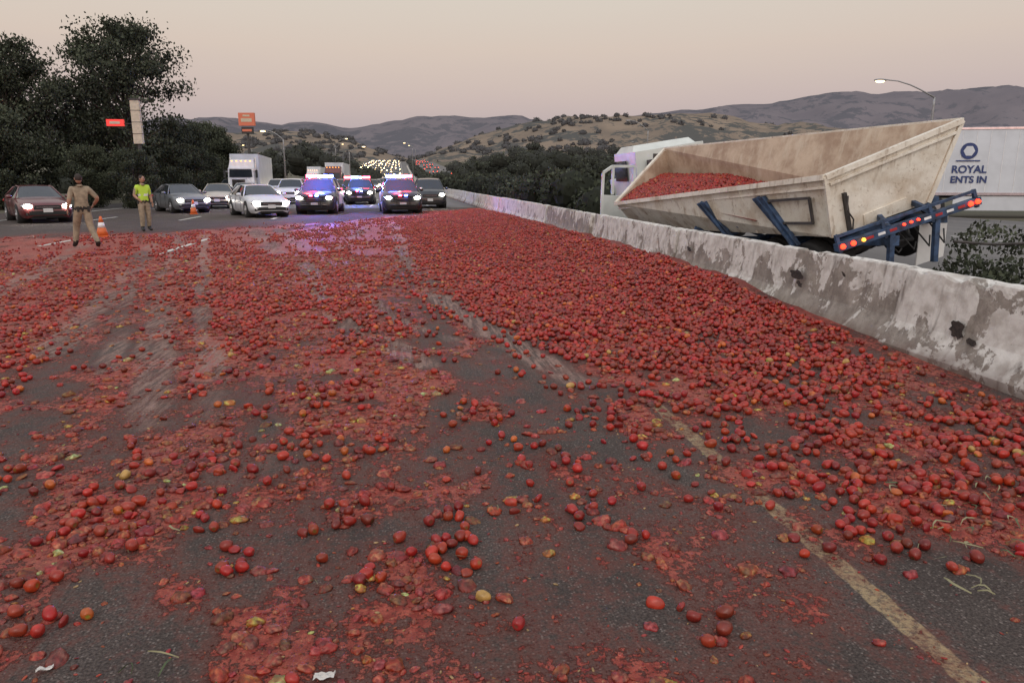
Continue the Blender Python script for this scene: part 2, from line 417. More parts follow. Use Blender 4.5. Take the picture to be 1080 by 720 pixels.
for cx,cy,n,s in clus:
    P=[]
    for _ in range(n*6):
        if len(P)>=n: break
        p=(cx+random.gauss(0,s),cy+random.gauss(0,s*1.3))
        if all((p[0]-q[0])**2+(p[1]-q[1])**2>.045**2 for q in P): P.append(p)
    P=np.array(P); addtom(P[:,0],P[:,1],5)
V,F,C=merge(parts)
M_tom=attrmat('tomato_skin',.36,var=.4,scale=25,coat=.08,spec=.4)
npmesh('tomato_spill',V,F,M_tom,col=C)
print('tomato faces',len(F))
# crushed tomatoes : lumpy flattened flesh lying in the pulp patches
parts=[]
def crushf(x,y):
    near=np.zeros(x.shape)
    for cx,cy,n_,s_ in clus: near=np.maximum(near,np.exp(-((x-cx)**2+(y-cy)**2/1.6)/(2*(s_*1.3+.05)**2)))
    return np.clip(sst(.42,.75,pulp(x,y))*.42+.010+dens(x,y)*.24+near*.14,0,1)*endfade(x,y)*(1-.85*track(x,y))
for (ya,yb,lod,cell,xl) in ((1.5,4.8,4,.045,-6),(4.8,9,3,.050,-9),(9,17,2,.070,-14)):
    x,y=scatter(xl,4.6,ya,yb,cell,crushf); n=len(x); kind=rng.integers(0,7,n)
    for k in range(7):
        v,f=cubesphere(lod); d0=v.copy(); v=v.copy()
        lump=.50+1.05*fbm(d0[:,0]*1.9+k*9+5,d0[:,1]*1.9+d0[:,2]*1.7+k*3,k+60,3)
        v[:,:2]*=lump[:,None]
        v[:,2]=v[:,2]*(.25+.75*fbm(d0[:,0]*3.2+k*4,d0[:,1]*3.2,k+160,3))
        inner=sst(.50,.62,fbm(d0[:,0]*2.6+k*5,d0[:,1]*2.6,k+80,3))*(d0[:,2]>0)
        dark=sst(.5,.35,fbm(d0[:,0]*3+k,d0[:,1]*3+9,k+90,2))*.45
        pc=(1+inner[:,None]*np.array([.3,2.3,1.9]))*(1-dark[:,None])
        m=kind==k; q=int(m.sum())
        if q==0: continue
        r=(.010+.026*rng.random(q)**1.8)*(1.0 if lod>2 else 1.2)
        s=np.stack([r*(.9+.6*rng.random(q)),r*(.8+.4*rng.random(q)),r*(.7+.7*rng.random(q))],-1)
        e=np.stack([rng.normal(0,.18,q),rng.normal(0,.18,q),rng.uniform(0,6.28,q)],-1)
        c=tomcol(q)*np.array([.95,1.35,1.4])
        yl=rng.random(q)<.010; c[yl]=[.38,.21,.08]
        parts.append(bake(v,f,np.stack([x[m],y[m],heaph(x[m],y[m])+r*.10],-1),e,s,c,pc))
x,y=scatter(-4,4.5,1.5,5.5,.021,lambda a,b_: np.clip(sst(.25,.7,pulp(a,b_))*.20+.022,0,1))
q=len(x); v,f=cubesphere(2); r=.0025+.007*rng.random(q)**2
c=tomcol(q)*np.array([.9,1.6,1.8]); yl=rng.random(q)<.10; c[yl]=[.42,.27,.12]
parts.append(bake(v,f,np.stack([x,y,heaph(x,y)+r*.25],-1),rng.uniform(-.4,.4,(q,3))+np.array([0,0,1])*rng.uniform(0,6,(q,1)),np.stack([r*1.5,r*.8,r*.45],-1),c))
V,F,C=merge(parts)
print('crushed faces',len(F))
M_cr=attrmat('crushed_tomato',.45,bump=.7,var=.5,scale=55,coat=.05,spec=.4)
npmesh('crushed_tomatoes',V,F,M_cr,col=np.clip(C,0,.55))

# ------------------------------------------------------------ concrete barrier
M_con,nt,b=newmat('painted_concrete')
tc=nd(nt,'ShaderNodeTexCoord').outputs['Object']
ca=nd(nt,'ShaderNodeAttribute',attribute_name='col').outputs['Color']; cs=nd(nt,'ShaderNodeSeparateColor',{0:ca})
sp=nd(nt,'ShaderNodeSeparateXYZ',{0:tc})
con=mixc(nt,mrange(nt,noise(nt,tc,5,8,.65),.3,.7),(.19,.165,.14),(.34,.305,.265))
con=mixc(nt,mrange(nt,noise(nt,tc,60,3),.55,.7,0,.5),con,(.12,.10,.09))
pv=math_(nt,'ADD',math_(nt,'ADD',noise(nt,tc,2.1,8,.62,.6),cs.outputs[0]),math_(nt,'MULTIPLY',math_(nt,'SUBTRACT',sp.outputs[2],.45),.22))
pv=math_(nt,'ADD',pv,math_(nt,'MULTIPLY',math_(nt,'SUBTRACT',noise(nt,tc,16,5,.6),.5),.26))
pmk=mrange(nt,pv,.99,1.02)
wht=mixc(nt,mrange(nt,noise(nt,tc,7,6),.35,.7),(.64,.62,.58),(.44,.41,.37))
c=mixc(nt,pmk,con,wht)
vst=nd(nt,'ShaderNodeMapping',{'Vector':tc,'Scale':(1,1,.12)}).outputs[0]
c=mixc(nt,mrange(nt,noise(nt,vst,7,5,.6),.52,.70,0,.65),c,(.12,.10,.085))
grime=math_(nt,'MULTIPLY',mrange(nt,math_(nt,'ADD',sp.outputs[2],math_(nt,'MULTIPLY',noise(nt,tc,4,4),.25)),.36,.12),.75)
c=mixc(nt,grime,c,(.12,.07,.055))
nt.links.new(c,b.inputs['Base Color']); b.inputs['Roughness'].default_value=.85
hh=math_(nt,'ADD',math_(nt,'MULTIPLY',pmk,.4),noise(nt,tc,22,6,.7))
bm=nd(nt,'ShaderNodeBump',{'Height':hh,'Strength':.55,'Distance':.012}); nt.links.new(bm.outputs[0],b.inputs['Normal'])
prof=[(-.30,0),(-.30,.075),(-.27,.12),(-.22,.2),(-.165,.30),(-.15,.36),(-.135,.46),(-.12,.56),(-.105,.66),(-.09,.75),(-.08,.795),(-.065,.81),(0,.815),(.065,.81),(.08,.795),(.105,.66),(.135,.46),(.165,.30),(.30,.075),(.30,0)]
VV=[];FF=[];CC=[];o=0
yj=6.67-6.1*3; k=0; np_=len(prof)
while yj<420:
    L=6.1; dense=yj<30
    nst=80 if (0<yj+L and yj<22) else (20 if yj<60 else 3)
    ts=np.linspace(.024/L,1-.024/L,nst)
    off=random.uniform(-.02,.02); yw=random.uniform(-.012,.012); hz=random.uniform(-.012,.012); pnt=random.uniform(.42,.60)
    if k==3: pnt=.50; off=.025
    if k==2: pnt=.56; off=-.04
    if k==4: pnt=.56
    if k>6: pnt=random.uniform(.55,.70)
    P=np.array(prof)
    for it,t in enumerate(ts):
        yy=yj+t*L; endt=min(it,nst-1-it)
        sc=1-(.03 if endt==0 else 0)
        px=P[:,0]*sc; pz=P[:,1]*(1-(.015 if endt==0 else 0))
        if dense:
            nz=(fbm(np.full(np_,yy*9.),pz*14+px*4,5,3)-.5)
            chip=np.maximum(0,fbm(np.full(np_,yy*5.),px*8+3,19,3)-.58)*(pz>.7)*.3
            px=px+np.sign(px)*nz*.014; pz=pz-chip*(P[:,1]>.7)+nz*.004
        xx=5.04+off+yw*(t-.5)*L+px; zz=pz+hz*(P[:,1]>.1)+float(gz(yy))
        VV.append(np.stack([xx,np.full(np_,yy),zz],-1)); CC.append(np.tile([[pnt,0,0]],(np_,1)))
    for it in range(nst-1):
        for q in range(np_-1):
            a=o+it*np_+q; FF.append((a,a+np_,a+np_+1,a+1))
    for base in (o,o+(nst-1)*np_):
        for q in range(np_//2-1):
            a=base+q; c_=base+np_-1-q
            FF.append((a,a+1,c_-1,c_) if base==o else (c_,c_-1,a+1,a))
    o+=nst*np_; yj+=L; k+=1
ob=npmesh('concrete_barrier',np.concatenate(VV),np.array(FF),M_con,col=np.concatenate(CC),smooth=False)
M_hole=simple('dark_recess',(.03,.022,.018),.95,var=.5,scale=30)  # flat patches on the barrier face; the holes' shade is put into the colour
def gouge(name,y,z,w_,h_,seed):
    random.seed(seed); mb=MB(); P=[]
    n=18
    for i in range(n):
        a=2*math.pi*i/n; r=random.uniform(.65,1.1)
        yy=y+math.cos(a)*w_*r; z2=z+math.sin(a)*h_*r+math.cos(a)*.02
        xb=5.04+np.interp(z2,[.2,.30,.46,.66,.8],[-.22,-.165,-.135,-.105,-.08])-(.046 if y<6.6 else .034)
        P.append((xb,yy,z2))
    mb.add(P,[tuple(range(n))],M_hole)
    return mb.obj(name,parent=ob)
gouge('lifting_slot',5.75,.36,.10,.085,1); gouge('lifting_slot',8.55,.50,.17,.06,2); gouge('gouge',8.45,.40,.08,.035,3); gouge('gouge',5.55,.29,.07,.03,4); gouge('gouge',7.6,.62,.05,.02,6); gouge('gouge',12.1,.5,.12,.04,8)

# ------------------------------------------------------------ common materials
M_cream,nt,b=newmat('dirty_fibreglass')
tc=nd(nt,'ShaderNodeTexCoord').outputs['Object']
c=mixc(nt,mrange(nt,noise(nt,tc,1.6,8,.65),.42,.70),(.72,.68,.59),(.52,.44,.34))
vs_=nd(nt,'ShaderNodeMapping',{'Vector':tc,'Scale':(1,1,.15)}).outputs[0]
c=mixc(nt,mrange(nt,noise(nt,vs_,6,6,.65),.54,.72,0,.8),c,(.25,.17,.105))
c=mixc(nt,mrange(nt,noise(nt,tc,14,6,.7),.56,.68,0,.6),c,(.28,.20,.13))
nt.links.new(c,b.inputs['Base Color']); b.inputs['Roughness'].default_value=.6
bm=nd(nt,'ShaderNodeBump',{'Height':noise(nt,tc,3,5),'Strength':.5,'Distance':.06}); nt.links.new(bm.outputs[0],b.inputs['Normal'])
M_tin,nt,b=newmat('stained_tub_interior')
tc=nd(nt,'ShaderNodeTexCoord').outputs['Object']
c=mixc(nt,mrange(nt,noise(nt,tc,1.2,8,.7),.35,.65),(.54,.43,.32),(.33,.23,.16))
vs_=nd(nt,'ShaderNodeMapping',{'Vector':tc,'Scale':(1,1,.2)}).outputs[0]
c=mixc(nt,mrange(nt,noise(nt,vs_,5,6,.65),.5,.7,0,.7),c,(.58,.50,.39))
nt.links.new(c,b.inputs['Base Color']); b.inputs['Roughness'].default_value=.75
M_blue=simple('blue_steel',(.026,.052,.105),.65,var=.6,scale=7)
M_black=simple('black_rubber',(.018,.018,.018),.85)
M_dark=simple('dark_steel',(.04,.035,.032),.7,var=.4)
M_rim=simple('wheel_metal',(.35,.35,.36),.35,.8)
M_wht=simple('white_paint',(.72,.72,.70),.35,var=.08,scale=2)
M_glass=simple('dark_glass',(.02,.025,.03),.06,coat=.5)
M_chrome=simple('chrome',(.6,.6,.62),.15,1)
M_red=emit('red_lamp',(1,.03,.01),6)
M_redd=simple('red_lens',(.35,.01,.01),.2)
M_amb=emit('amber_lamp',(1,.35,.03),5)
M_head=emit('headlamp',(1,.93,.78),45)
M_headf=emit('headlamp_distant',(1,.80,.50),55)
M_headg=emit('headlamp_very_distant',(1,.70,.36),14)
M_tail=emit('tail_lamp_distant',(1,.06,.02),14)
M_bluel=emit('blue_beacon',(.10,.18,1),60)
M_redl=emit('red_beacon',(1,.04,.08),40)
M_plate=simple('number_plate',(.6,.6,.6),.5)
M_tape=simple('silver_tape',(.7,.7,.7),.4)

# ------------------------------------------------------------ crashed trailer
A=cw(4.96,12.0,1.69);B=cw(7.37,12.6,2.60);Cc=cw(5.22,12.12,.74);E=cw(6.98,12.62,1.28)
Fp=cw(2.69,19.5,1.05);G=cw(4.09,20.4,2.45);H=cw(3.27,19.8,.44);I=cw(4.4,20.5,1.05)
tr=MB()
cen=(A+B+Cc+E+Fp+G+H+I)/8
def wall(q,th,m):
    n=(Vector(q[1])-Vector(q[0])).cross(Vector(q[3])-Vector(q[0]))
    if n.dot(cen-Vector(q[0]))<0: q=[q[1],q[0],q[3],q[2]]
    tr.slab(q,th,m)
wall([A,Fp,H,Cc],.05,M_cream); wall([A,B,E,Cc],.05,M_cream); wall([B,G,I,E],.05,M_tin); wall([Fp,G,I,H],.05,M_tin); wall([Cc,E,I,H],.04,M_tin)
for a,b_ in ((A,B),(A,Fp),(B,G),(Fp,G)): tr.beam(a,b_,.045,M_cream)
for a,b_ in ((A,Cc),(B,E)): tr.beam(a,b_,.035,M_cream)
e1=(Fp-A).normalized(); e2=(B-A); e2=(e2-e1*e2.dot(e1)).normalized(); e3=e1.cross(e2)
if e3.z<0: e3=-e3
nside=(Fp-A).cross(Cc-A).normalized()
if nside.dot(cen-A)>0: nside=-nside
def S(s,t,o=0.0):
    return (A.lerp(Fp,s)).lerp(Cc.lerp(H,s),t)+nside*o
def T(a,b_,c): return A+e1*a+e2*b_+e3*c
for s0,s1 in ((.22,.10),(.47,.37)):
    tr.slab([S(s0+.02,.22,.03),S(s0-.022,.20,.03),S(s1+.005,1.15,.03),S(s1+.03,1.15,.03)],-.08,M_blue)
    tr.beam(S(s0,.2,.08),S(s1,1.3,.14),.026,M_blue)
h0,h1,t0,t1=.045,.185,.30,.74
tr.slab([S(h0,t0,.012),S(h1,t0,.012),S(h1,t1,.012),S(h0,t1,.012)],-.05,M_cream)
for p,q in (((h0,t0),(h1,t0)),((h1,t0),(h1,t1)),((h1,t1),(h0,t1)),((h0,t1),(h0,t0))): tr.beam(S(*p,.07),S(*q,.07),.022,M_dark)
for s_ in (.3,.62,.85): tr.beam(S(s_,.02,.012),S(s_-.03,.98,.012),.018,M_cream)
tr.beam(S(.0,.16,.02),S(1,.2,.02),.02,M_cream)
def R_(s,t,o=0.0):
    nn=(B-A).cross(Cc-A).normalized(); nn=-nn if nn.dot(cen-A)>0 else nn
    return A.lerp(B,s).lerp(Cc.lerp(E,s),t)+nn*o
tr.beam(R_(.02,.13,.02),R_(.98,.13,.02),.022,M_cream)
tr.beam(R_(.12,.35,.03),R_(.16,.98,.03),.03,M_dark)
tr.tube([R_(.13,.4,.09),R_(.10,.6,.14),R_(.17,.8,.10),R_(.15,1.0,.12)],.014,M_dark,6)
tr.slab([R_(.30,.82,.02),R_(.72,.80,.02),R_(.72,.99,.02),R_(.32,.99,.02)],.03,M_cream)
for bo in (.55,1.55): tr.beam(T(-.5,bo,-1.28),T(7.4,bo,-1.2),.08,M_blue)
for a_ in (.2,1.3,2.6,4.2,5.8,7.2):
    tr.beam(T(a_,.1,-1.15),T(a_,2.2,-1.15),.05,M_blue)
    tr.beam(T(a_,.5,-1.2),T(a_+.25,.05,-.75),.035,M_blue)
for a_ in (.9,2.15):
    tr.tube([T(a_,.0,-1.6),T(a_,2.35,-1.6)],.07,M_dark,8)
    for bo in (.12,.42,2.0,2.3): tr.wheel(T(a_,bo,-1.6),.50,.26,e2,M_black,M_rim)
tr.tube([T(-.1,.55,-1.35),T(-.15,1.2,-1.5),T(.3,1.5,-1.45)],.03,M_black,6)
J=cw(5.02,11.5,.62);K=cw(7.5,12.1,1.33)
tr.beam(J,K,.06,M_blue)
up=e3
tr.beam(J.lerp(K,.02)+up*.17,J.lerp(K,.98)+up*.17,.022,M_blue)
for s_ in (.02,.33,.66,.98): tr.beam(J.lerp(K,s_)-up*.10,J.lerp(K,s_)+up*.2,.028,M_blue)
for s_ in (.36,.68): tr.beam(J.lerp(K,s_)+up*.05,T(.3,.3+s_*2,-.95),.04,M_blue)
for s_ in (.38,.70): tr.beam(J.lerp(K,s_),J.lerp(K,s_)-Vector((0,0,.75))+Vector((.05,0,0)),.042,M_blue)
vd=Vector((-.35,-.93,0))
def lampat(s_,o,r,m):
    p=J.lerp(K,s_)+up*o+vd*.075; tr.tube([p,p+vd*.05],[r,r*.8],m,12)
for s_ in (.04,.11,.93,.98): lampat(s_,0,.042,M_red)
for s_ in (.46,.51,.56): lampat(s_,.03,.022,M_red)
lampat(.18,0,.03,M_amb)
for i in range(9):
    a=.2+i*.08
    if .40<a<.6: continue
    p=J.lerp(K,a)+vd*.063; q=J.lerp(K,a+.05)+vd*.063
    tr.slab([p-up*.022,q-up*.022,q+up*.022,p+up*.022],.006,M_tape if i%2 else M_redd)
f1=cw(6.75,12.35,1.05);f2=cw(7.25,12.45,1.2)
tr.slab([f1,f2,f2-Vector((0,0,.8)),f1-Vector((0,0,.8))],.02,M_wht)
tr.tube([cw(7.0,11.8,.7),cw(7.6,11.7,.66),cw(8.3,11.4,.72)],.025,M_dark,6)
for q in range(4): tr.tube([T(-.3,.5+q*.3,-1.2),T(-.45,.6+q*.3,-1.5-.06*q),T(-.2,.9+q*.3,-1.55)],.014,M_black,6)
tr.beam(T(7.4,1.05,-1.25),T(9.0,1.05,-1.35),.09,M_blue)
trailer=tr.obj('tomato_trailer',bevel=.008)
def Lp(s,t):
    n_=Fp.lerp(A,s)-Vector((0,0,.05+.25*s+1.0*max(0,s-.33))); f_=G.lerp(B,s)-Vector((0,0,.66+.25*s+1.0*max(0,s-.33)))
    p=n_.lerp(f_,t); p.z+=.12*math.sin(math.pi*t)*(1-s)+.10*(float(fbm(np.array([s*9.]),np.array([t*4.]),4,3)[0])-.5)*math.sin(math.pi*t); return p
ss=np.linspace(.012,.75,30); tt=np.linspace(.06,.97,14)
V=np.array([Lp(a,b_) for a in ss for b_ in tt]); n=len(tt)
F=np.array([(i*n+j,i*n+j+1,(i+1)*n+j+1,(i+1)*n+j) for i in range(len(ss)-1) for j in range(n-1)])
M_lr=simple('tomato_juice',(.13,.012,.008),.5)
ob2=npmesh('load_base',V,F,M_lr); ob2.parent=trailer
nn=5200; s_=rng.uniform(.012,.70,nn); t_=rng.uniform(.08,.96,nn)
keep=~((s_>.40)&(t_<.16)); s_=s_[keep]; t_=t_[keep]; nn=len(s_)
pos=np.array([Lp(a,b_) for a,b_ in zip(s_,t_)]); pos[:,2]+=.02+rng.random(nn)*.03
v,f=cubesphere(2); r=.024+.008*rng.random(nn)
V,F,C=bake(v,f,pos,rng.uniform(0,6,(nn,3)),np.stack([r,r,r*1.25],-1),tomcol(nn))
ob2=npmesh('tomato_load',V,F,M_tom,col=C); ob2.parent=trailer

# tractor of the crashed rig
tk=MB()
M_cab=simple('cab_paint',(.56,.59,.56),.35,var=.12,scale=1.5)
base=cw(4.9,22.0,0)
tilt=Matrix.Rotation(math.radians(-9),3,'Y')
def tp(x,y,z): return base+tilt@Vector((x,y,z))
def tbox(x,y,z,sx,sy,sz,m,top=(1,1),shift=(0,0)): tk.box(tp(x,y,z),(sx,sy,sz),m,rot=tilt,top=top,shift=shift)
tbox(0,1.0,1.75,2.2,2.3,1.75,M_cab,top=(.93,.92))
tbox(0,1.2,2.68,2.0,1.8,.22,M_cab,top=(.85,.7))
tbox(0,3.0,1.25,1.7,1.9,1.1,M_cab,top=(.85,.95))
tbox(0,4.1,.55,2.3,.3,.4,M_chrome); tbox(0,3.98,1.2,1.1,.08,.9,M_chrome)
tbox(0,-.165,2.1,1.5,.03,.5,M_glass)
tbox(-1.09,1.3,2.1,.03,1.2,.6,M_glass); tbox(1.09,1.3,2.1,.03,1.2,.6,M_glass)
tbox(0,1.0,.7,1.9,3.0,.3,M_dark)
tbox(-1.0,-.6,.75,.6,1.1,.55,M_chrome)
for yy in (-1.9,-.7,3.2):
    for xx in (-.95,.95): tk.wheel(tp(xx,yy,.5),.5,.35,tilt@Vector((1,0,0)),M_black,M_rim)
tbox(0,-1.2,.85,.9,3.2,.2,M_dark)
dA=cw(2.50,20.9,0);dB=cw(3.45,21.4,0)
def dp(s,z): return dA.lerp(dB,s)+Vector((0,0,z))
tk.slab([dp(0,.55),dp(1,.45),dp(1,1.2),dp(0,1.25)],.05,M_cab)
for p,q in (((0,1.2),(.02,1.85)),((.02,1.85),(.3,2.02)),((.3,2.02),(1,2.02)),((1,2.02),(1,.5)),((0,.55),(0,1.25)),((.32,1.25),(.32,2.0))): tk.beam(dp(*p),dp(*q),.038,M_cab)
tk.slab([dp(.1,.65),dp(.85,.6),dp(.85,.95),dp(.1,1.0)],-.02,M_dark)
mA=cw(4.0,21.0,2.15); tk.box(mA,(.22,.08,.42),M_dark); tk.tube([mA,mA+Vector((.5,.3,-.1))],.02,M_dark,6)
tk.obj('truck_tractor',bevel=.02)

# ------------------------------------------------------------ white box trailer
bt=MB()
M_panel=simple('white_panel',(.54,.57,.61),.4,var=.10,scale=.8)
M_navy=simple('navy_lettering',(.02,.04,.14),.5)
L=14.5
bt.box((L/2,1.3,2.52),(L,2.6,2.95),M_panel)
bt.box((L/2,-.012,1.08),(L,.03,.14),M_chrome); bt.box((L/2,-.012,3.96),(L,.03,.10),M_chrome)
for i in range(25): bt.box((.3+i*.58,-.008,2.5),(.025,.012,2.7),M_tape)
bt.box((L/2,1.3,.95),(L,.9,.14),M_dark)
bt.box((6.3,.05,.66),(5.2,.03,.65),M_panel)
for x_ in (1.6,2.9,12.6,13.4):
    for y_ in (.2,2.4): bt.wheel((x_,y_,.5),.5,.35,(0,1,0),M_black,M_rim)
p0=cw(16.6,35.2,-.05); p1=cw(30.5,32.6,-.05); ang=math.atan2(p1.y-p0.y,p1.x-p0.x)
box=bt.obj('box_trailer',loc=p0,rotz=ang,bevel=.01)
def text(body,size,loc,mat,parent,rot=(math.pi/2,0,0),name='lettering',bold=.012):
    cu=bpy.data.curves.new(name,'FONT'); cu.body=body; cu.size=size; cu.extrude=.004; cu.offset=bold
    t=bpy.data.objects.new('tmp',cu); scene.collection.objects.link(t)
    dg=bpy.context.evaluated_depsgraph_get(); me=bpy.data.meshes.new_from_object(t.evaluated_get(dg)); me.materials.clear(); me.materials.append(mat)
    bpy.data.objects.remove(t); o=bpy.data.objects.new(name,me); scene.collection.objects.link(o); o.parent=parent; o.location=loc; o.rotation_euler=rot; return o
text('ROYAL',.46,(3.45,-.035,2.02),M_navy,box); text('ENTS IN',.42,(3.45,-.035,1.58),M_navy,box)
lg=MB(); lg.tube([(4.1,-.02,2.98),(4.1,-.035,2.98)],.36,M_navy,24,False); lg.tube([(4.1,-.036,2.98),(4.1,-.045,2.98)],.24,M_panel,6,False); lg.box((4.1,-.03,2.55),(1.0,.02,.05),M_navy); lg.obj('mark',parent=box)

# ------------------------------------------------------------ cars
def car_mesh(name,paint,kind='sedan',police=False,far=0,tail=False,door=None):
    mb=MB()
    hl=(M_head,M_headf,M_headg)[far]
    if kind=='sedan':
        X_=[2.42,2.36,2.15,1.6,.95,.25,-.45,-1.05,-1.75,-2.2,-2.38]
        belt=[.50,.66,.74,.83,.92,.95,.96,.97,.98,.96,.80]
        top=[.52,.70,.80,.92,.99,1.40,1.45,1.38,1.08,1.05,.86]
        hw=[.55,.80,.89,.915,.92,.92,.92,.92,.91,.87,.74]; a,bq=4,8
        roofw=.58
    else:
        X_=[2.42,2.36,2.2,1.7,1.05,.45,-.4,-1.5,-2.1,-2.36,-2.42]
        belt=[.55,.80,.92,1.02,1.08,1.10,1.12,1.14,1.14,1.12,.9]
        top=[.58,.86,1.0,1.10,1.16,1.68,1.76,1.74,1.66,1.16,.92]
        hw=[.70,.88,.95,.97,.98,.98,.98,.98,.96,.93,.88]; a,bq=4,9
        roofw=.66
    P=[]
    for i,xx in enumerate(X_):
        w_=hw[i]; zb=.30 if i in(0,len(X_)-1) else .20
        tw=roofw if (a<i<bq) else w_*.80
        half=[(0,zb),(w_*.86,zb),(w_*.97,zb+.12),(w_,belt[i]*.62),(w_*.985,belt[i]-.10),(w_*.93,belt[i]),(tw,top[i]-.035),(tw*.75,top[i]-.005),(0,top[i]+.01)]
        for (yy,zz) in half: P.append((xx,yy,zz))
        for (yy,zz) in half[1:-1][::-1]: P.append((xx,-yy,zz))
    n=16
    Fb=[];Fg=[];Fd=[]
    for i in range(len(X_)-1):
        for k in range(n):
            f=(i*n+k,i*n+(k+1)%n,(i+1)*n+(k+1)%n,(i+1)*n+k)
            kk=k if k<8 else 15-k
            if kk==5 and a<=i<bq: Fg.append(f)
            elif kk in(6,7) and (i==a or (i==bq-1)): Fg.append(f)
            elif kk==0: Fd.append(f)
            else: Fb.append(f)
    Fb.append(tuple(range(n-1,-1,-1))); Fb.append(tuple((len(X_)-1)*n+k for k in range(n)))
    pm_=paint
    mb.add(P,Fb,pm_,True); mb.add(P,Fg,M_glass,False); mb.add(P,Fd,M_black,False)
    rz=max(top); bz=belt[5]
    for sg in (-1,1):
        mb.tube([(X_[a],sg*hw[a]*.92,belt[a]+.01),(X_[a+1],sg*roofw,top[a+1]-.02)],.03,pm_,6)
        mb.tube([(-.35,sg*.9,bz),(-.4,sg*(roofw+.005),rz-.05)],.035,M_black,6)
        mb.tube([(X_[bq],sg*hw[bq]*.92,belt[bq]),(X_[bq-1],sg*roofw,top[bq-1]-.02)],.05,pm_,6)
        mb.tube([(X_[a+1],sg*roofw,top[a+1]-.02),(-.4,sg*roofw,rz-.03),(X_[bq-1],sg*roofw,top[bq-1]-.02)],.028,pm_,6)
        mb.ell((.78,sg*(hw[5]+.10),bz+.06),(.09,.12,.08),pm_,2)
        for wx in (1.45,-1.42):
            wr=.33 if kind=='sedan' else .38
            mb.tube([(wx,sg*(hw[5]*.55),wr+.03),(wx,sg*(hw[5]*1.003),wr+.03)],wr*1.15,M_black,20)
            mb.wheel((wx,sg*(hw[5]-.10),wr),wr,.22,(0,1,0),M_black,M_rim)
        hx=2.30; hy=hw[2]*.76; hz=belt[1]+.0
        mb.ell((hx,sg*hy,hz),(.13,.22,.085),M_chrome,3)
        mb.ell((hx+.10,sg*(hy-.02),hz),(.09,(.16,.20,.26)[far],(.085,.11,.15)[far]),M_tail if tail else hl,2)
        mb.box((2.33,sg*.62,.36),(.12,.24,.10),M_black)
        mb.ell((-2.34,sg*hw[5]*.78,belt[-2]-.14),(.09,.18,.09),M_tail if far else M_redd,2)
        for dx in (.55,-.42,-1.35): mb.box((dx,sg*(hw[5]*.996),.62),(.012,.012,.6),M_black)
        for dx in (-.25,-1.2): mb.box((dx,sg*(hw[5]*1.0),.82),(.16,.02,.025),M_chrome)
    gw=.55
    mb.box((2.385,0,belt[1]-.04),(.10,gw*1.7,.14),M_black); mb.box((2.42,0,belt[1]-.04),(.04,gw*1.4,.018),M_chrome)
    mb.box((2.36,0,.40),(.16,1.25,.14),M_black); mb.box((2.445,0,.50),(.02,.32,.15),M_plate)
    if police:
        mb.box((0,0,rz+.06),(.28,1.25,.10),M_black,top=(.8,.95))
        L1,L2=(M_bluel,M_redl) if police!=2 else (M_redl,M_bluel)
        mb.box((.02,.41,rz+.085),(.30,.50,.13),L1); mb.box((.02,-.41,rz+.085),(.30,.50,.13),L2)
        mb.box((.02,0,rz+.075),(.24,.2,.08),M_head)
        for yy in (-.32,.32): mb.box((2.52,yy,.62),(.07,.06,.55),M_black)
        for zz in (.45,.65,.85): mb.tube([(2.53,-.62,zz),(2.55,0,zz),(2.53,.62,zz)],.03,M_black,6)
        mb.box((2.50,.14,.9),(.06,.14,.08),M_bluel); mb.box((2.50,-.14,.9),(.06,.14,.08),M_redl)
        if door:
            for sg in (-1,1):
                mb.box((-.35,sg*(hw[5]*.99),.74),(1.65,.03,.62),door)
        mb.tube([(.9,.98,1.2),(.98,1.1,1.22)],.07,M_chrome,8)
    return mb.mesh(name)
def place(name,me,lat,fwd,head,z=0,world=None,sc=1):
    o=bpy.data.objects.new(name,me); scene.collection.objects.link(o)
    p=cw(lat,fwd,z) if world is None else Vector(world)
    p.z=float(gz(p.y))+.003
    o.location=p; o.rotation_euler=(0,0,math.radians(-90+head)); o.scale=(sc,sc,sc); return o
def paint(n,c,r=.28): return simple(n,c,r,.0,.10,2,coat=.5)
P_mar=paint('maroon_paint',(.10,.018,.02)); P_sil=paint('silver_paint',(.35,.36,.37)); P_wht=paint('white_car_paint',(.58,.59,.62)); P_blk=paint('black_car_paint',(.015,.016,.018)); P_gry=paint('grey_paint',(.12,.13,.14)); P_tan=paint('beige_paint',(.4,.36,.3))
m_sil=car_mesh('sedan',P_sil); m_wh=car_mesh('sedan',P_wht); m_mar=car_mesh('sedan',P_mar); m_gry=car_mesh('sedan',P_gry); m_tan=car_mesh('sedan',P_tan)
m_pw=car_mesh('police_suv',P_blk,'suv',1,door=P_wht); m_p2=car_mesh('police_suv',P_blk,'suv',2,door=P_wht); m_sw=car_mesh('suv',P_wht,'suv'); m_sb=car_mesh('suv',P_blk,'suv')
place('sedan',m_mar,-19.6,31,32)
place('sedan',m_gry,-17.6,40,30); place('sedan',m_tan,-17.9,46,10); place('sedan',m_wh,-12.0,35.5,24)
place('police_suv',m_pw,-9.9,39,-2); place('police_suv',m_p2,-10.8,54,0); place('police_suv',m_p2,-5.9,39.5,4); place('suv',m_sb,-5.2,47,0)
place('suv',m_sw,-16,55,0); place('sedan',m_sil,-20.5,58,5); place('police_suv',m_pw,-16.3,64,5); place('police_suv',m_pw,-12.6,60,0); place('police_suv',m_p2,-18.6,72,0); place('sedan',m_gry,-9.0,66,0); place('suv',m_sw,-21,68,0); place('police_suv',m_pw,-11.6,78,0)
far=[car_mesh('car',p,k_,far=1) for p,k_ in ((P_wht,'sedan'),(P_gry,'suv'),(P_blk,'sedan'),(P_sil,'suv'))]
far2=[car_mesh('car',p,k_,far=2) for p,k_ in ((P_wht,'sedan'),(P_gry,'suv'),(P_blk,'sedan'))]
random.seed(3)
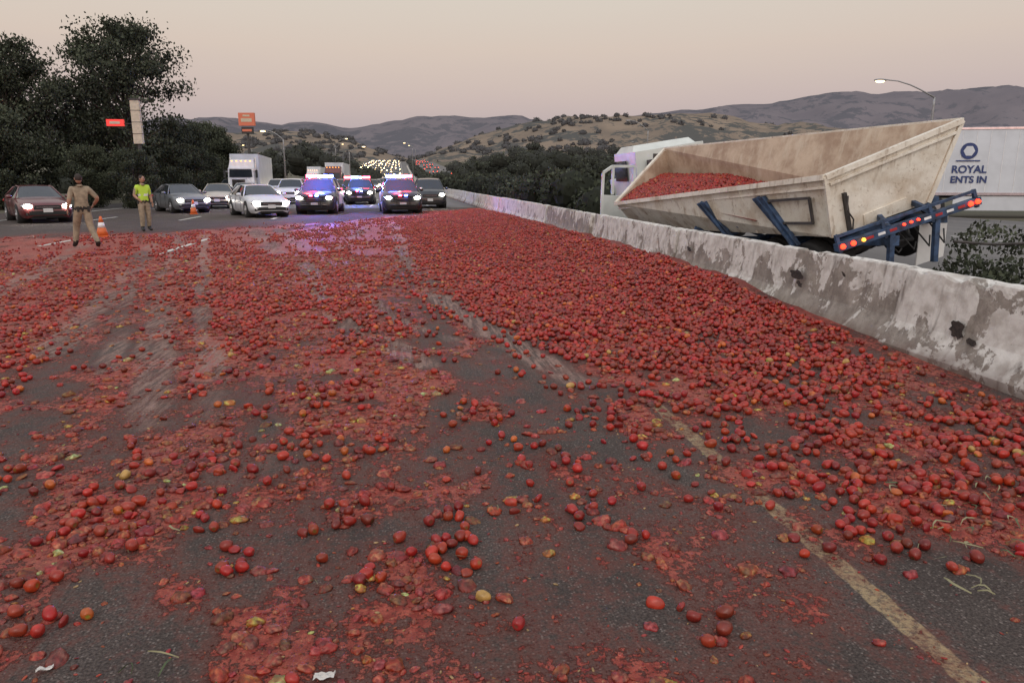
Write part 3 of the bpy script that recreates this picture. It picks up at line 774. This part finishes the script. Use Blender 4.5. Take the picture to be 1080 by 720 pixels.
for lx in (-18.2,-14.6,-10.9,-7.3,-3.6,-.2):
    y=84+random.uniform(0,10)
    while y<690:
        place('car',random.choice(far if y<230 else far2),0,0,random.uniform(-1,1),world=(lx+random.uniform(-.5,.5),y,0)); y+=random.uniform(7,16)+y*.015
for lx in (10.9,14.5,18.2):
    y=170+random.uniform(0,60)
    while y<700: place('car',far[1],0,0,180,world=(lx,y,0)); y+=random.uniform(40,90)
for lat,fw,c,e in ((-9.6,37.6,(.10,.17,1),1100),(-10.3,37.6,(1,.05,.05),250),(-5.8,38.0,(1,.05,.08),220),(-5.8,38.0,(.1,.2,1),250),(-10.8,52.5,(.1,.2,1),500)):
    l=bpy.data.lights.new('beacon_light','POINT'); l.energy=e; l.color=c; l.shadow_soft_size=.2
    o=bpy.data.objects.new('beacon_light',l); scene.collection.objects.link(o); o.location=cw(lat,fw,2.2)

# ------------------------------------------------------------ semi trucks facing the camera
def semi(name,loc,head,pt,trail=True):
    m=MB()
    m.box((0,0,1.75),(2.2,2.3,1.9),pt,top=(.9,.95)); m.box((1.9,0,1.25),(1.8,1.8,1.15),pt,top=(.95,.8),shift=(-.05,0))
    m.box((-.3,0,3.05),(1.5,2.3,.9),pt,top=(.6,.88),shift=(-.3,0))
    m.box((1.08,0,2.25),(.06,2.0,.72),M_glass,top=(1,.95))
    m.box((2.82,0,1.25),(.06,1.1,.95),M_chrome)
    for i in range(7): m.box((2.86,0,.85+i*.13),(.03,1.02,.05),M_black)
    m.box((2.8,0,.5),(.35,2.35,.42),pt)
    for sg in (-1,1):
        m.ell((2.72,sg*.92,1.05),(.14,.2,.16),M_head,2); m.box((1.9,sg*1.0,.9),(1.3,.4,.5),pt,top=(.6,.8))
        m.wheel((1.9,sg*1.0,.5),.5,.3,(0,1,0),M_black,M_rim); m.wheel((-1.9,sg*.95,.5),.5,.5,(0,1,0),M_black,M_rim)
        m.box((1.15,sg*1.38,2.2),(.12,.2,.7),M_black); m.tube([(1.1,sg*1.1,2.4),(1.15,sg*1.35,2.4)],.025,M_chrome,6)
        m.tube([(-1.0,sg*1.1,1),(-1.0,sg*1.1,3.7)],.08,M_chrome,8)
    for yy in (-.8,-.4,0,.4,.8): m.ell((.35,yy,3.35),(.06,.07,.04),M_amb,2)
    m.box((-1.5,0,.8),(3.0,.9,.25),M_dark)
    if trail:
        m.box((-9,0,2.55),(14,2.55,3.0),M_panel)
        for xx in (-14,-15.2):
            for sg in (-1,1): m.wheel((xx,sg*1.0,.5),.5,.5,(0,1,0),M_black,M_rim)
    return m.obj(name,loc=loc,rotz=math.radians(-90+head),bevel=.03)
p=cw(-24.9,70); semi('semi_truck',(p.x,p.y,0),4,P_wht)
semi('semi_truck',(-8.9,108,0),0,P_mar); semi('semi_truck',(-16.2,150,float(gz(150))),0,P_wht)
semi('semi_truck',(17.5,190,float(gz(190))),180,P_wht)

# ------------------------------------------------------------ cones
def cone(lat,fwd,h=.7):
    m=MB(); O=simple('orange_plastic',(.60,.13,.03),.5); m.box((0,0,.02),(.36,.36,.04),O)
    def r(z): return .14*(1-z/h)+.03
    m.tube([(0,0,.04),(0,0,h*.45)],[r(0),r(h*.45)],O,16); m.tube([(0,0,h*.45),(0,0,h*.70)],[r(h*.45)+.002,r(h*.7)+.002],M_tape,16); m.tube([(0,0,h*.7),(0,0,h)],[r(h*.7),r(h)],O,16)
    p=cw(lat,fwd,.002); m.obj('traffic_cone',loc=p,rotz=.3)
cone(-12.2,22.2,.6); cone(-15.7,37,.7); cone(-13.4,60)

# ------------------------------------------------------------ people
M_skin=simple('skin',(.36,.20,.135),.55); M_hair=simple('dark_hair',(.03,.022,.018),.8); M_khaki=simple('khaki_uniform',(.27,.215,.15),.85,var=.25,scale=9,bump=.3)
M_boot=simple('black_leather',(.015,.014,.013),.5); M_vest,nt,b=newmat('hi_vis_vest')
b.inputs['Base Color'].default_value=(.45,.66,.06,1); b.inputs['Roughness'].default_value=.7
def person(name,loc,rz,J_,vest=False,headrot=0):
    names=list(J_.keys())
    edges=[('pelvis','spine'),('spine','chest'),('chest','neckb'),('neckb','neck'),('chest','shL'),('shL','elL'),('elL','wrL'),('chest','shR'),('shR','elR'),('elR','wrR'),
      ('pelvis','hpL'),('hpL','knL'),('knL','anL'),('anL','toL'),('pelvis','hpR'),('hpR','knR'),('knR','anR'),('anR','toR')]
    rad=dict(pelvis=.15,spine=.14,chest=.175,neckb=.08,neck=.058,shL=.085,shR=.085,elL=.054,elR=.054,wrL=.035,wrR=.035,hpL=.115,hpR=.115,knL=.085,knR=.085,anL=.062,anR=.062,toL=.05,toR=.05)
    me=bpy.data.meshes.new('sk'); me.from_pydata([J_[n_] for n_ in names],[(names.index(a),names.index(b_)) for a,b_ in edges],[])
    o=bpy.data.objects.new('sk',me); scene.collection.objects.link(o)
    o.modifiers.new('s','SKIN'); sv=me.skin_vertices[0].data
    for i,n_ in enumerate(names): sv[i].radius=(rad[n_],rad[n_]); sv[i].use_root=(n_=='pelvis')
    sd=o.modifiers.new('d','SUBSURF'); sd.levels=2; sd.render_levels=2
    dg=bpy.context.evaluated_depsgraph_get(); em=bpy.data.meshes.new_from_object(o.evaluated_get(dg)); bpy.data.objects.remove(o)
    vs=[v.co.copy() for v in em.vertices]
    for v in vs:
        if v.z>.85 and abs(v.x)<.23: v.y*=.78
    m=MB(); groups={}
    def segd(p,a,b_):
        a=Vector(a);b_=Vector(b_);d=b_-a; t=max(0,min(1,(p-a).dot(d)/d.length_squared)); return (p-a-d*t).length
    for pl in em.polygons:
        c=Vector((0,0,0))
        for i in pl.vertices: c+=vs[i]
        c/=len(pl.vertices)
        arm=min(segd(c,J_['elL'],J_['wrL']),segd(c,J_['elR'],J_['wrR']))
        if arm<.068 and abs(c.x)>.15: mt=M_skin
        elif c.z>1.51: mt=M_skin
        elif c.z<.17: mt=M_boot
        elif .93<c.z<.99 and abs(c.x)<.2: mt=M_boot
        elif vest and 1.0<c.z<1.52 and abs(c.x)<.25: mt=M_tape if (1.14<c.z<1.19) else M_vest
        else: mt=M_khaki
        groups.setdefault(mt,[]).append(tuple(pl.vertices))
    for mt,fs in groups.items(): m.add(vs,fs,mt,True)
    nk=Vector(J_['neck']); hr=Matrix.Rotation(headrot,3,'Z'); hc=nk+Vector((0,.02,.12))
    m.ell(hc,(.077,.098,.118),M_skin,5,hr); m.ell(hc+hr@Vector((0,-.014,.022)),(.082,.096,.108),M_hair,5,hr)
    m.ell(hc+hr@Vector((0,.10,-.01)),(.014,.022,.026),M_skin,2,hr); m.box(hc+hr@Vector((0,.093,-.055)),(.045,.012,.01),M_redd,rot=hr)
    for sg in (-1,1):
        m.ell(hc+hr@Vector((sg*.078,0,0)),(.012,.022,.034),M_skin,2,hr); m.ell(hc+hr@Vector((sg*.031,.088,.014)),(.013,.009,.008),M_boot,2,hr)
        m.box(hc+hr@Vector((sg*.031,.094,.034)),(.034,.01,.008),M_hair,rot=hr)
    for bx,by in ((.17,.02),(-.17,.02),(.12,-.11),(-.11,-.11)): m.box((bx,by,.95),(.05,.05,.13),M_boot)
    m.tube([(0,.01,1.49),(0,.015,1.535)],[.085,.068],M_khaki,12)
    for e_,w_,sg in (('elL','wrL',-1),('elR','wrR',1)):
        e0=Vector(J_[e_]);w0=Vector(J_[w_]); d=(w0-e0).normalized(); side=Vector((0,1,0)); side=(side-d*side.dot(d)).normalized(); nrm=d.cross(side)
        R=Matrix((side,nrm,d)).transposed()
        m.ell(w0+d*.05,(.042,.018,.055),M_skin,3,R)
        for i,ln in enumerate((.068,.078,.072,.056)):
            s0=w0+d*.085+side*(.03-.02*i); k1=s0+d*ln*.5-nrm*sg*.008; k2=s0+d*ln*.9-nrm*sg*.03
            m.tube([s0-d*.02,s0,k1,k2],[.010,.0095,.009,.007],M_skin,6)
        t0=w0+d*.03+side*.035; m.tube([t0,t0+side*.025+d*.025,t0+side*.028+d*.06],[.012,.011,.008],M_skin,6)
    return m.obj(name,loc=loc,rotz=rz)
J1=dict(pelvis=(0,0,.97),spine=(0,.0,1.13),chest=(.0,.015,1.34),neckb=(0,.02,1.48),neck=(0,.03,1.56),shL=(-.185,.01,1.43),shR=(.185,.01,1.43),
  elL=(-.27,-.05,1.16),wrL=(-.30,.07,.93),elR=(.36,-.06,1.20),wrR=(.29,.14,1.04),hpL=(-.095,0,.90),hpR=(.095,0,.90),
  knL=(-.14,.16,.52),anL=(-.20,.16,.10),toL=(-.22,.31,.045),knR=(.13,-.06,.50),anR=(.20,-.34,.14),toR=(.21,-.21,.045))
person('police_officer',cw(-10.65,18.6,.0),math.radians(32),J1)
J2=dict(pelvis=(0,0,.97),spine=(0,.0,1.13),chest=(0,.0,1.34),neckb=(0,.0,1.48),neck=(0,.01,1.56),shL=(-.185,0,1.43),shR=(.185,0,1.43),
  elL=(-.25,-.02,1.15),wrL=(-.24,.08,.92),elR=(.26,-.05,1.16),wrR=(.24,.16,1.04),hpL=(-.095,0,.90),hpR=(.095,0,.90),
  knL=(-.11,.04,.50),anL=(-.12,-.02,.10),toL=(-.14,.12,.045),knR=(.12,.05,.50),anR=(.14,.05,.10),toR=(.17,.19,.045))
person('traffic_officer',cw(-12.05,24.6,.0),math.radians(225),J2,vest=True,headrot=.4)

# ------------------------------------------------------------ street lamps
M_g=simple('galvanised_steel',(.30,.30,.30),.5,.5); M_sl=emit('street_lamp_light',(1,.70,.34),5)
def lamp(lat,fwd,h,arm,head,lit=True):
    m=MB()
    m.tube([(0,0,0),(0,0,h*.8),(0,0,h*.86)],[.12,.08,.07],M_g,10)
    a=[Vector((-arm*t,0,h*.86+(h*.14)*math.sin(t*math.pi/2))) for t in (0,.15,.3,.5,.75,1)]
    m.tube(a,[.06,.055,.05,.045,.04,.04],M_g,8)
    m.ell((-arm-.35,0,h-.02),(.48,.17,.10),M_g,3)
    m.ell((-arm-.38,0,h-.10),(.34,.16,.11),M_sl if lit else M_g,3)
    m.box((0,0,.1),(.5,.5,.3),M_dark)
    p=cw(lat,fwd,0); p.z=float(gz(p.y))-.03
    o=m.obj('street_lamp',loc=p,rotz=-math.radians(8.5)+head); return o
lamp(30.0,55,8.6,3.6,0)
lamp(-27.5,92,7.5,2.0,0,True); lamp(-32,150,8,2.5,math.pi,True); lamp(19.5,110,10,2.5,0,False); lamp(-44,190,11,2.5,math.pi,True); lamp(-30,230,11,2,0,True); lamp(36,210,11,2.5,0,False)
lamp(-60,260,11,2,math.pi,True); lamp(-38,300,11,2,0,True); lamp(-75,220,10,2,0,True)

# ------------------------------------------------------------ signs on the left
M_or=emit('orange_sign_face',(.50,.13,.07),.18); M_crm=simple('cream_panel',(.52,.45,.33),.6); M_rs=emit('red_sign_face',(.8,.05,.04),.6)
m=MB(); m.tube([(0,0,0),(0,0,13)],[.35,.3],M_dark,10); m.box((0,0,13.0),(2.6,.8,1.5),M_dark); m.box((0,0,15.5),(3.7,.8,2.9),M_or)
m.box((0,-.42,15.3),(2.5,.05,.8),M_crm); m.box((0,-.42,16.3),(1.6,.05,.4),M_crm); m.box((0,-.42,13.0),(2.2,.05,.5),M_or)
p=cw(-62,180,0); m.obj('pole_sign',loc=(p.x,p.y,0),rotz=-.15)
m=MB(); m.tube([(0,0,0),(0,0,4.2)],[.14,.12],M_dark,10); m.box((0,0,5.2),(.52,.35,2.6),M_crm); m.box((0,0,6.55),(.60,.42,.10),M_dark)
for zz in (4.5,5.2,5.9): m.box((0,0,zz),(.55,.38,.03),M_dark)
m.box((-1.25,-.05,5.15),(1.0,.2,.40),M_rs); m.box((-1.25,-.16,5.15),(.6,.04,.15),M_crm); m.tube([(-.8,0,5.1),(0,0,5.1)],.04,M_dark,6)
p=cw(-23.4,48,0); m.obj('pylon_sign',loc=(p.x,p.y,-.03))

# ------------------------------------------------------------ foliage
M_leaf=attrmat('foliage',.85,var=.3,scale=1.5,spec=.15); M_bark=simple('bark',(.07,.055,.04),.95,var=.4,bump=.5)
leafcol=np.array([.060,.070,.045])
def leafquads(cen_,size,tint=None):
    n=len(cen_); q=np.array([[-.5,-.18,0],[.1,-.32,0.08],[.6,.05,0],[-.05,.33,-.06]])
    f=np.array([[0,1,2,3]]); s=np.repeat((size*(.6+.8*rng.random(n)))[:,None],3,1)
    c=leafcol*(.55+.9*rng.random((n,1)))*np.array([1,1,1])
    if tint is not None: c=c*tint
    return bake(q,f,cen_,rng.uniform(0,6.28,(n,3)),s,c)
def tree_mesh(seed,h,rw,nclump,per,size,h0=.22):
    r_=np.random.default_rng(seed); random.seed(seed); mb=MB()
    tp_=Vector((random.uniform(-.4,.4),random.uniform(-.4,.4),h*.72))
    mb.tube([(0,0,-.1),(0.05,0,h*.2),tuple(tp_*.6),tuple(tp_)],[h*.028,h*.022,h*.014,h*.005],M_bark,8)
    C_=[]
    for i in range(nclump):
        zz=h*(h0+(1-h0)*r_.random()**.8); prof_=math.sin(math.pi*min(1,max(.05,(zz/h-h0*.8)/(1.06-h0*.8))))**.6
        a=r_.uniform(0,6.28); rr=rw*prof_*math.sqrt(r_.uniform(.12,1.0))*r_.uniform(.8,1.15)
        c=np.array([math.cos(a)*rr,math.sin(a)*rr,min(zz,h*.97)]); C_.append(c)
        if i%2==0:
            s=tp_*min(.95,max(.25,zz/h*.85)); mid=(s+Vector(c))/2+Vector((0,0,.15*h*.2)); mb.tube([tuple(s),tuple(mid),tuple(c)],[h*.008,h*.005,h*.002],M_bark,5)
    P=[];Tn=[]
    for c in C_:
        k=int(per*r_.uniform(.4,1.5)); sg=rw*r_.uniform(.10,.24)
        d=r_.normal(0,1,(k,3)); d/=np.linalg.norm(d,axis=1)[:,None]; d*=(r_.random((k,1))**.7)*sg*1.9*np.array([1,1,.7])
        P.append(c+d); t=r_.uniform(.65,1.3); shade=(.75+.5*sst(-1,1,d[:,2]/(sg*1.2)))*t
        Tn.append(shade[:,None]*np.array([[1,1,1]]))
    P=np.concatenate(P);Tn=np.concatenate(Tn)
    return mb,leafquads(P,np.full(len(P),size),Tn)
def tree(name,me_parts,loc,rz=0,sc=1,cache={}):
    key=id(me_parts)
    if key not in cache:
        mb,(v,f,c)=me_parts
        mw=mb.mesh('wood'); ob_=npmesh('tmp_leaf',v,f,M_leaf,col=c,smooth=False); ml=ob_.data; bpy.data.objects.remove(ob_); cache[key]=(mw,ml)
    mw,ml=cache[key]
    o=bpy.data.objects.new(name,mw); scene.collection.objects.link(o); o.location=loc; o.rotation_euler=(0,0,rz); o.scale=(sc,)*3
    l=bpy.data.objects.new('crown',ml); scene.collection.objects.link(l); l.parent=o; return o
T1=tree_mesh(1,11.5,4.0,95,330,.19,.10); T2=tree_mesh(2,12,4.2,105,330,.19,.08); T3=tree_mesh(5,8,3.4,70,330,.19,.05)
for nm,T_,lat,fw,rz,sc in (('tree',T2,-26.6,53,.3,1.0),('tree',T1,-30.5,47,1.0,.84),('tree',T2,-35,50,2,.86),('tree',T1,-38.5,52,3,.95),('tree',T3,-30,44,0,.7),('tree',T3,-34.5,44,1,.75),('tree',T3,-23.4,54,2,.50),
    ('tree',T3,-26.0,60,4,.72),('tree',T1,-43,56,1,1.0),('tree',T3,-36,66,5,1.0),('tree',T3,-33,84,2,.9),('tree',T3,-38,95,.5,1.05),('tree',T3,-22.4,45,1.5,.42),('tree',T3,-25.5,46,2.5,.45)):
    p=cw(lat,fw,0); tree(nm,T_,(p.x,p.y,-.03),rz,sc)
def clumpmass(name,items,per,core=True,haze=0.0):
    Ps=[];Ts=[];Sz=[]
    for (x,y,z,r,s) in items:
        d=rng.normal(0,1,(per,3)); d/=np.linalg.norm(d,axis=1)[:,None]; d[:,2]=np.abs(d[:,2])*1.0-.15
        rad_=(.60+.5*rng.random((per,1))); P=np.array([x,y,z])+d*rad_*r*np.array([1,1,.9])
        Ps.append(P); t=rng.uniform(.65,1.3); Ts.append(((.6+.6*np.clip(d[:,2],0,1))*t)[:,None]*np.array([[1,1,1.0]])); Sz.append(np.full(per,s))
    P=np.concatenate(Ps)
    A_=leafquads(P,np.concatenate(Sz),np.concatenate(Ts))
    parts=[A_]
    if core:
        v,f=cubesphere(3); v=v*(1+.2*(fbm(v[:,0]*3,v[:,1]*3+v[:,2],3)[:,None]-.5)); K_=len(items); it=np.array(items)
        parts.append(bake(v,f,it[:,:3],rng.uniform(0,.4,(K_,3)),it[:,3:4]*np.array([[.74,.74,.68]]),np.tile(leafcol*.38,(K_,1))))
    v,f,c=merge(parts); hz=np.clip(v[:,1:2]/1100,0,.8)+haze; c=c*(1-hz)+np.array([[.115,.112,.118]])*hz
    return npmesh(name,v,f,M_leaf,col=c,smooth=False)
it=[]
y=25.0
while y<170:
    for _ in range(3):
        r=random.uniform(.7,1.25); it.append((random.uniform(6.8,8.6),y+random.uniform(-.5,.5),random.uniform(.5,1.35)+float(gz(y)),r,.13+y*.0018))
    y+=.75+y*.006
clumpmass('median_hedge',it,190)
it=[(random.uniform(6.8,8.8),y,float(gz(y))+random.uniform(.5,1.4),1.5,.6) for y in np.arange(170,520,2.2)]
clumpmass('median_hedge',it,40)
it=[]
for lat,fw,z,r in ((7.35,10.6,.25,.5),(7.9,10.4,.45,.6),(8.6,10.9,.5,.6),(6.9,11.2,.2,.45),(8.0,12.5,.5,.6),(9.2,12.4,.6,.7),(6.6,10.0,.15,.35)):
    p=cw(lat,fw,z); it.append((p.x,p.y,p.z,r,.07))
clumpmass('roadside_weeds',it,420,core=False)
it=[]
def addm(u0,u1,D0,D1,vtop,n,rs,leaf):
    for _ in range(n):
        u=random.uniform(u0,u1); D=random.uniform(D0,D1); lat=D*(u-540)/798; top=1.65+D*(190-vtop(u))/817
        g=float(gz(D)); r=D*rs*random.uniform(.6,1.4); zz=random.uniform(.15,1.0)
        z=g+max(.5,(top-g-r*.8)*zz); p=cw(lat,D,z); it.append((p.x,p.y,z,r,leaf*D))
addm(-300,235,95,130,lambda u:168+6*math.sin(u*.05),90,.018,.0034)
addm(180,395,170,240,lambda u:np.interp(u,[180,215,240,300,320,345,395],[142,150,160,158,142,160,178])+3*math.sin(u*.3),170,.012,.0028)
addm(458,700,120,200,lambda u:np.interp(u,[455,500,540,600,640,700],[184,170,158,160,162,165])+3*math.sin(u*.2),210,.012,.0028)
addm(475,900,260,380,lambda u:np.interp(u,[470,520,560,600,680,760,900],[172,160,150,152,155,160,166])+2*math.sin(u*.3),250,.010,.0024)
addm(1030,1500,60,90,lambda u:np.interp(u,[1030,1060,1100,1500],[165,135,128,125]),50,.022,.004)
addm(700,1500,130,200,lambda u:168,130,.012,.003)
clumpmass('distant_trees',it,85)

# ------------------------------------------------------------ hills
def hillmat(name,c1,c2,sc,thr,c3):
    m,nt,b=newmat(name); tc=nd(nt,'ShaderNodeTexCoord').outputs['Object']
    c=mixc(nt,mrange(nt,noise(nt,tc,sc*.4,6,.6),.35,.65),c1,c3)
    c=mixc(nt,mrange(nt,math_(nt,'ADD',math_(nt,'MULTIPLY',noise(nt,tc,sc,8,.72),.6),math_(nt,'MULTIPLY',noise(nt,tc,sc*.18,4),.4)),thr,thr+.035),c,c2)
    nt.links.new(c,b.inputs['Base Color']); b.inputs['Roughness'].default_value=1; b.inputs['Specular IOR Level'].default_value=0; return m
def hills(name,Dr,D0,sky_pts,mat,rough_,seed,nu=360,nr=40,back=1.5):
    us=np.linspace(-900,1900,nu); vt=np.interp(us,[p[0] for p in sky_pts],[p[1] for p in sky_pts])
    vt=vt+(fbm(us*.03,us*0+seed,seed,5)-.5)*rough_
    fr=np.concatenate([np.linspace(0,1,nr),1+np.linspace(.1,1,8)*back])
    U,Fr=np.meshgrid(us,fr); VT=np.tile(vt,(len(fr),1))
    D=D0+(Dr-D0)*Fr; Hh=1.65+Dr*(190-VT)/817
    shape=np.where(Fr<=1,sst(0,1,Fr)**.9,1-.6*sst(1,1+back,Fr))
    lat=D*(U-540)/798
    g=fbm(lat/Dr*9+seed,D/Dr*7,seed+3,5)-.5
    Z=gz(D)*(1-shape)+Hh*shape+g*Hh*.75*np.sin(np.pi*np.clip(Fr,0,1))
    Z=np.maximum(Z,gz(D)-1)
    Xw=lat*CS+D*SN; Yw=D*CS-lat*SN
    V=np.stack([Xw,Yw,Z],-1).reshape(-1,3); i,j=np.meshgrid(np.arange(nu-1),np.arange(len(fr)-1)); a=(j*nu+i).ravel()
    return npmesh(name,V,np.stack([a,a+1,a+nu+1,a+nu],-1),mat)
M_hf=hillmat('far_hill',(.175,.158,.170),(.115,.113,.127),.012,.50,(.150,.138,.152))  # distance haze is painted into the far range's base colours
M_hm=hillmat('golden_hill',(.25,.20,.155),(.095,.095,.090),.035,.50,(.19,.155,.125))
hills('hills',3600,1900,[(-900,125),(-400,122),(0,135),(180,136),(230,133),(270,137),(330,132),(400,136),(470,127),(540,125),(580,128),(640,124),(700,119),(760,114),(830,109),(880,102),(920,105),(980,101),(1040,104),(1080,106),(1500,108),(1900,120)],M_hf,7,3)
hills('hills',1500,820,[(-900,150),(150,148),(250,147),(330,142),(370,148),(410,162),(440,168),(470,159),(510,146),(560,133),(600,128),(650,129),(700,126),(745,122),(790,132),(850,142),(950,150),(1080,150),(1900,150)],M_hm,9,11)
it=[(random.uniform(150,1000),random.uniform(880,1490)) for _ in range(1300)]
hob=[o for o in scene.objects if o.name.startswith('hills')][-1]
from mathutils.bvhtree import BVHTree
dg=bpy.context.evaluated_depsgraph_get(); bv=BVHTree.FromObject(hob,dg)
items=[]
for u,D in it:
    p=cw(D*(u-540)/798,D,0); h=bv.ray_cast(Vector((p.x,p.y,900)),Vector((0,0,-1)))
    if h[0] is None or float(fbm(np.array([p.x*.006]),np.array([p.y*.006]),9,3)[0])<.45: continue
    r=random.uniform(3,7.5); items.append((p.x,p.y,h[0].z+r*.25,r,2.2))
if items: clumpmass('oak_trees',items,40)

# ------------------------------------------------------------ litter, husks
M_husk=simple('dry_husk',(.24,.22,.12),.7); M_gl=simple('green_leaf',(.07,.10,.04),.6); M_pap=simple('paper',(.55,.53,.50),.8)
m=MB(); random.seed(21)
for cx,cy,n_,s in ((2.75,2.95,16,.16),(2.45,2.75,6,.12),(3.2,3.3,8,.2),(-.75,2.35,4,.1),(-.2,2.9,3,.1),(2.3,2.45,5,.15),(.3,3.2,3,.15),(-1.2,3.3,4,.2)):
    for _ in range(n_):
        x=cx+random.gauss(0,s); y=cy+random.gauss(0,s*1.0); a=random.uniform(0,6.28); L=random.uniform(.05,.15); wd=random.uniform(.002,.006); z=.010
        d=Vector((math.cos(a),math.sin(a),0)); nrm=Vector((-d.y,d.x,0)); bend=random.uniform(-.04,.04)
        P=[]
        for t in (0,.25,.5,.75,1):
            c=Vector((x,y,z+.015*math.sin(t*3.14)+random.uniform(0,.006)))+d*L*t+nrm*bend*math.sin(t*3.14); ww=wd*math.sin(math.pi*(.1+.8*t))
            P+= [c-nrm*ww,c+nrm*ww+Vector((0,0,.004))]
        m.add(P,[(2*i,2*i+1,2*i+3,2*i+2) for i in range(4)],random.choice([M_husk,M_gl,M_husk]))
m.obj('plant_debris')
def litter(x,y,s,mat):
    m=MB(); P=[]; n=7
    for i in range(n):
        for j in range(n): P.append(((i/(n-1)-.5)*s,(j/(n-1)-.5)*s*.5,.006+random.random()*.016))
    m.add(P,[(i*n+j,i*n+j+1,(i+1)*n+j+1,(i+1)*n+j) for i in range(n-1) for j in range(n-1)],mat); m.obj('paper_litter',loc=(x,y,.004),rotz=random.uniform(-.3,.3))
litter(-.30,2.27,.07,M_pap); litter(-1.25,2.45,.05,M_pap)
print('objects',len(scene.objects))
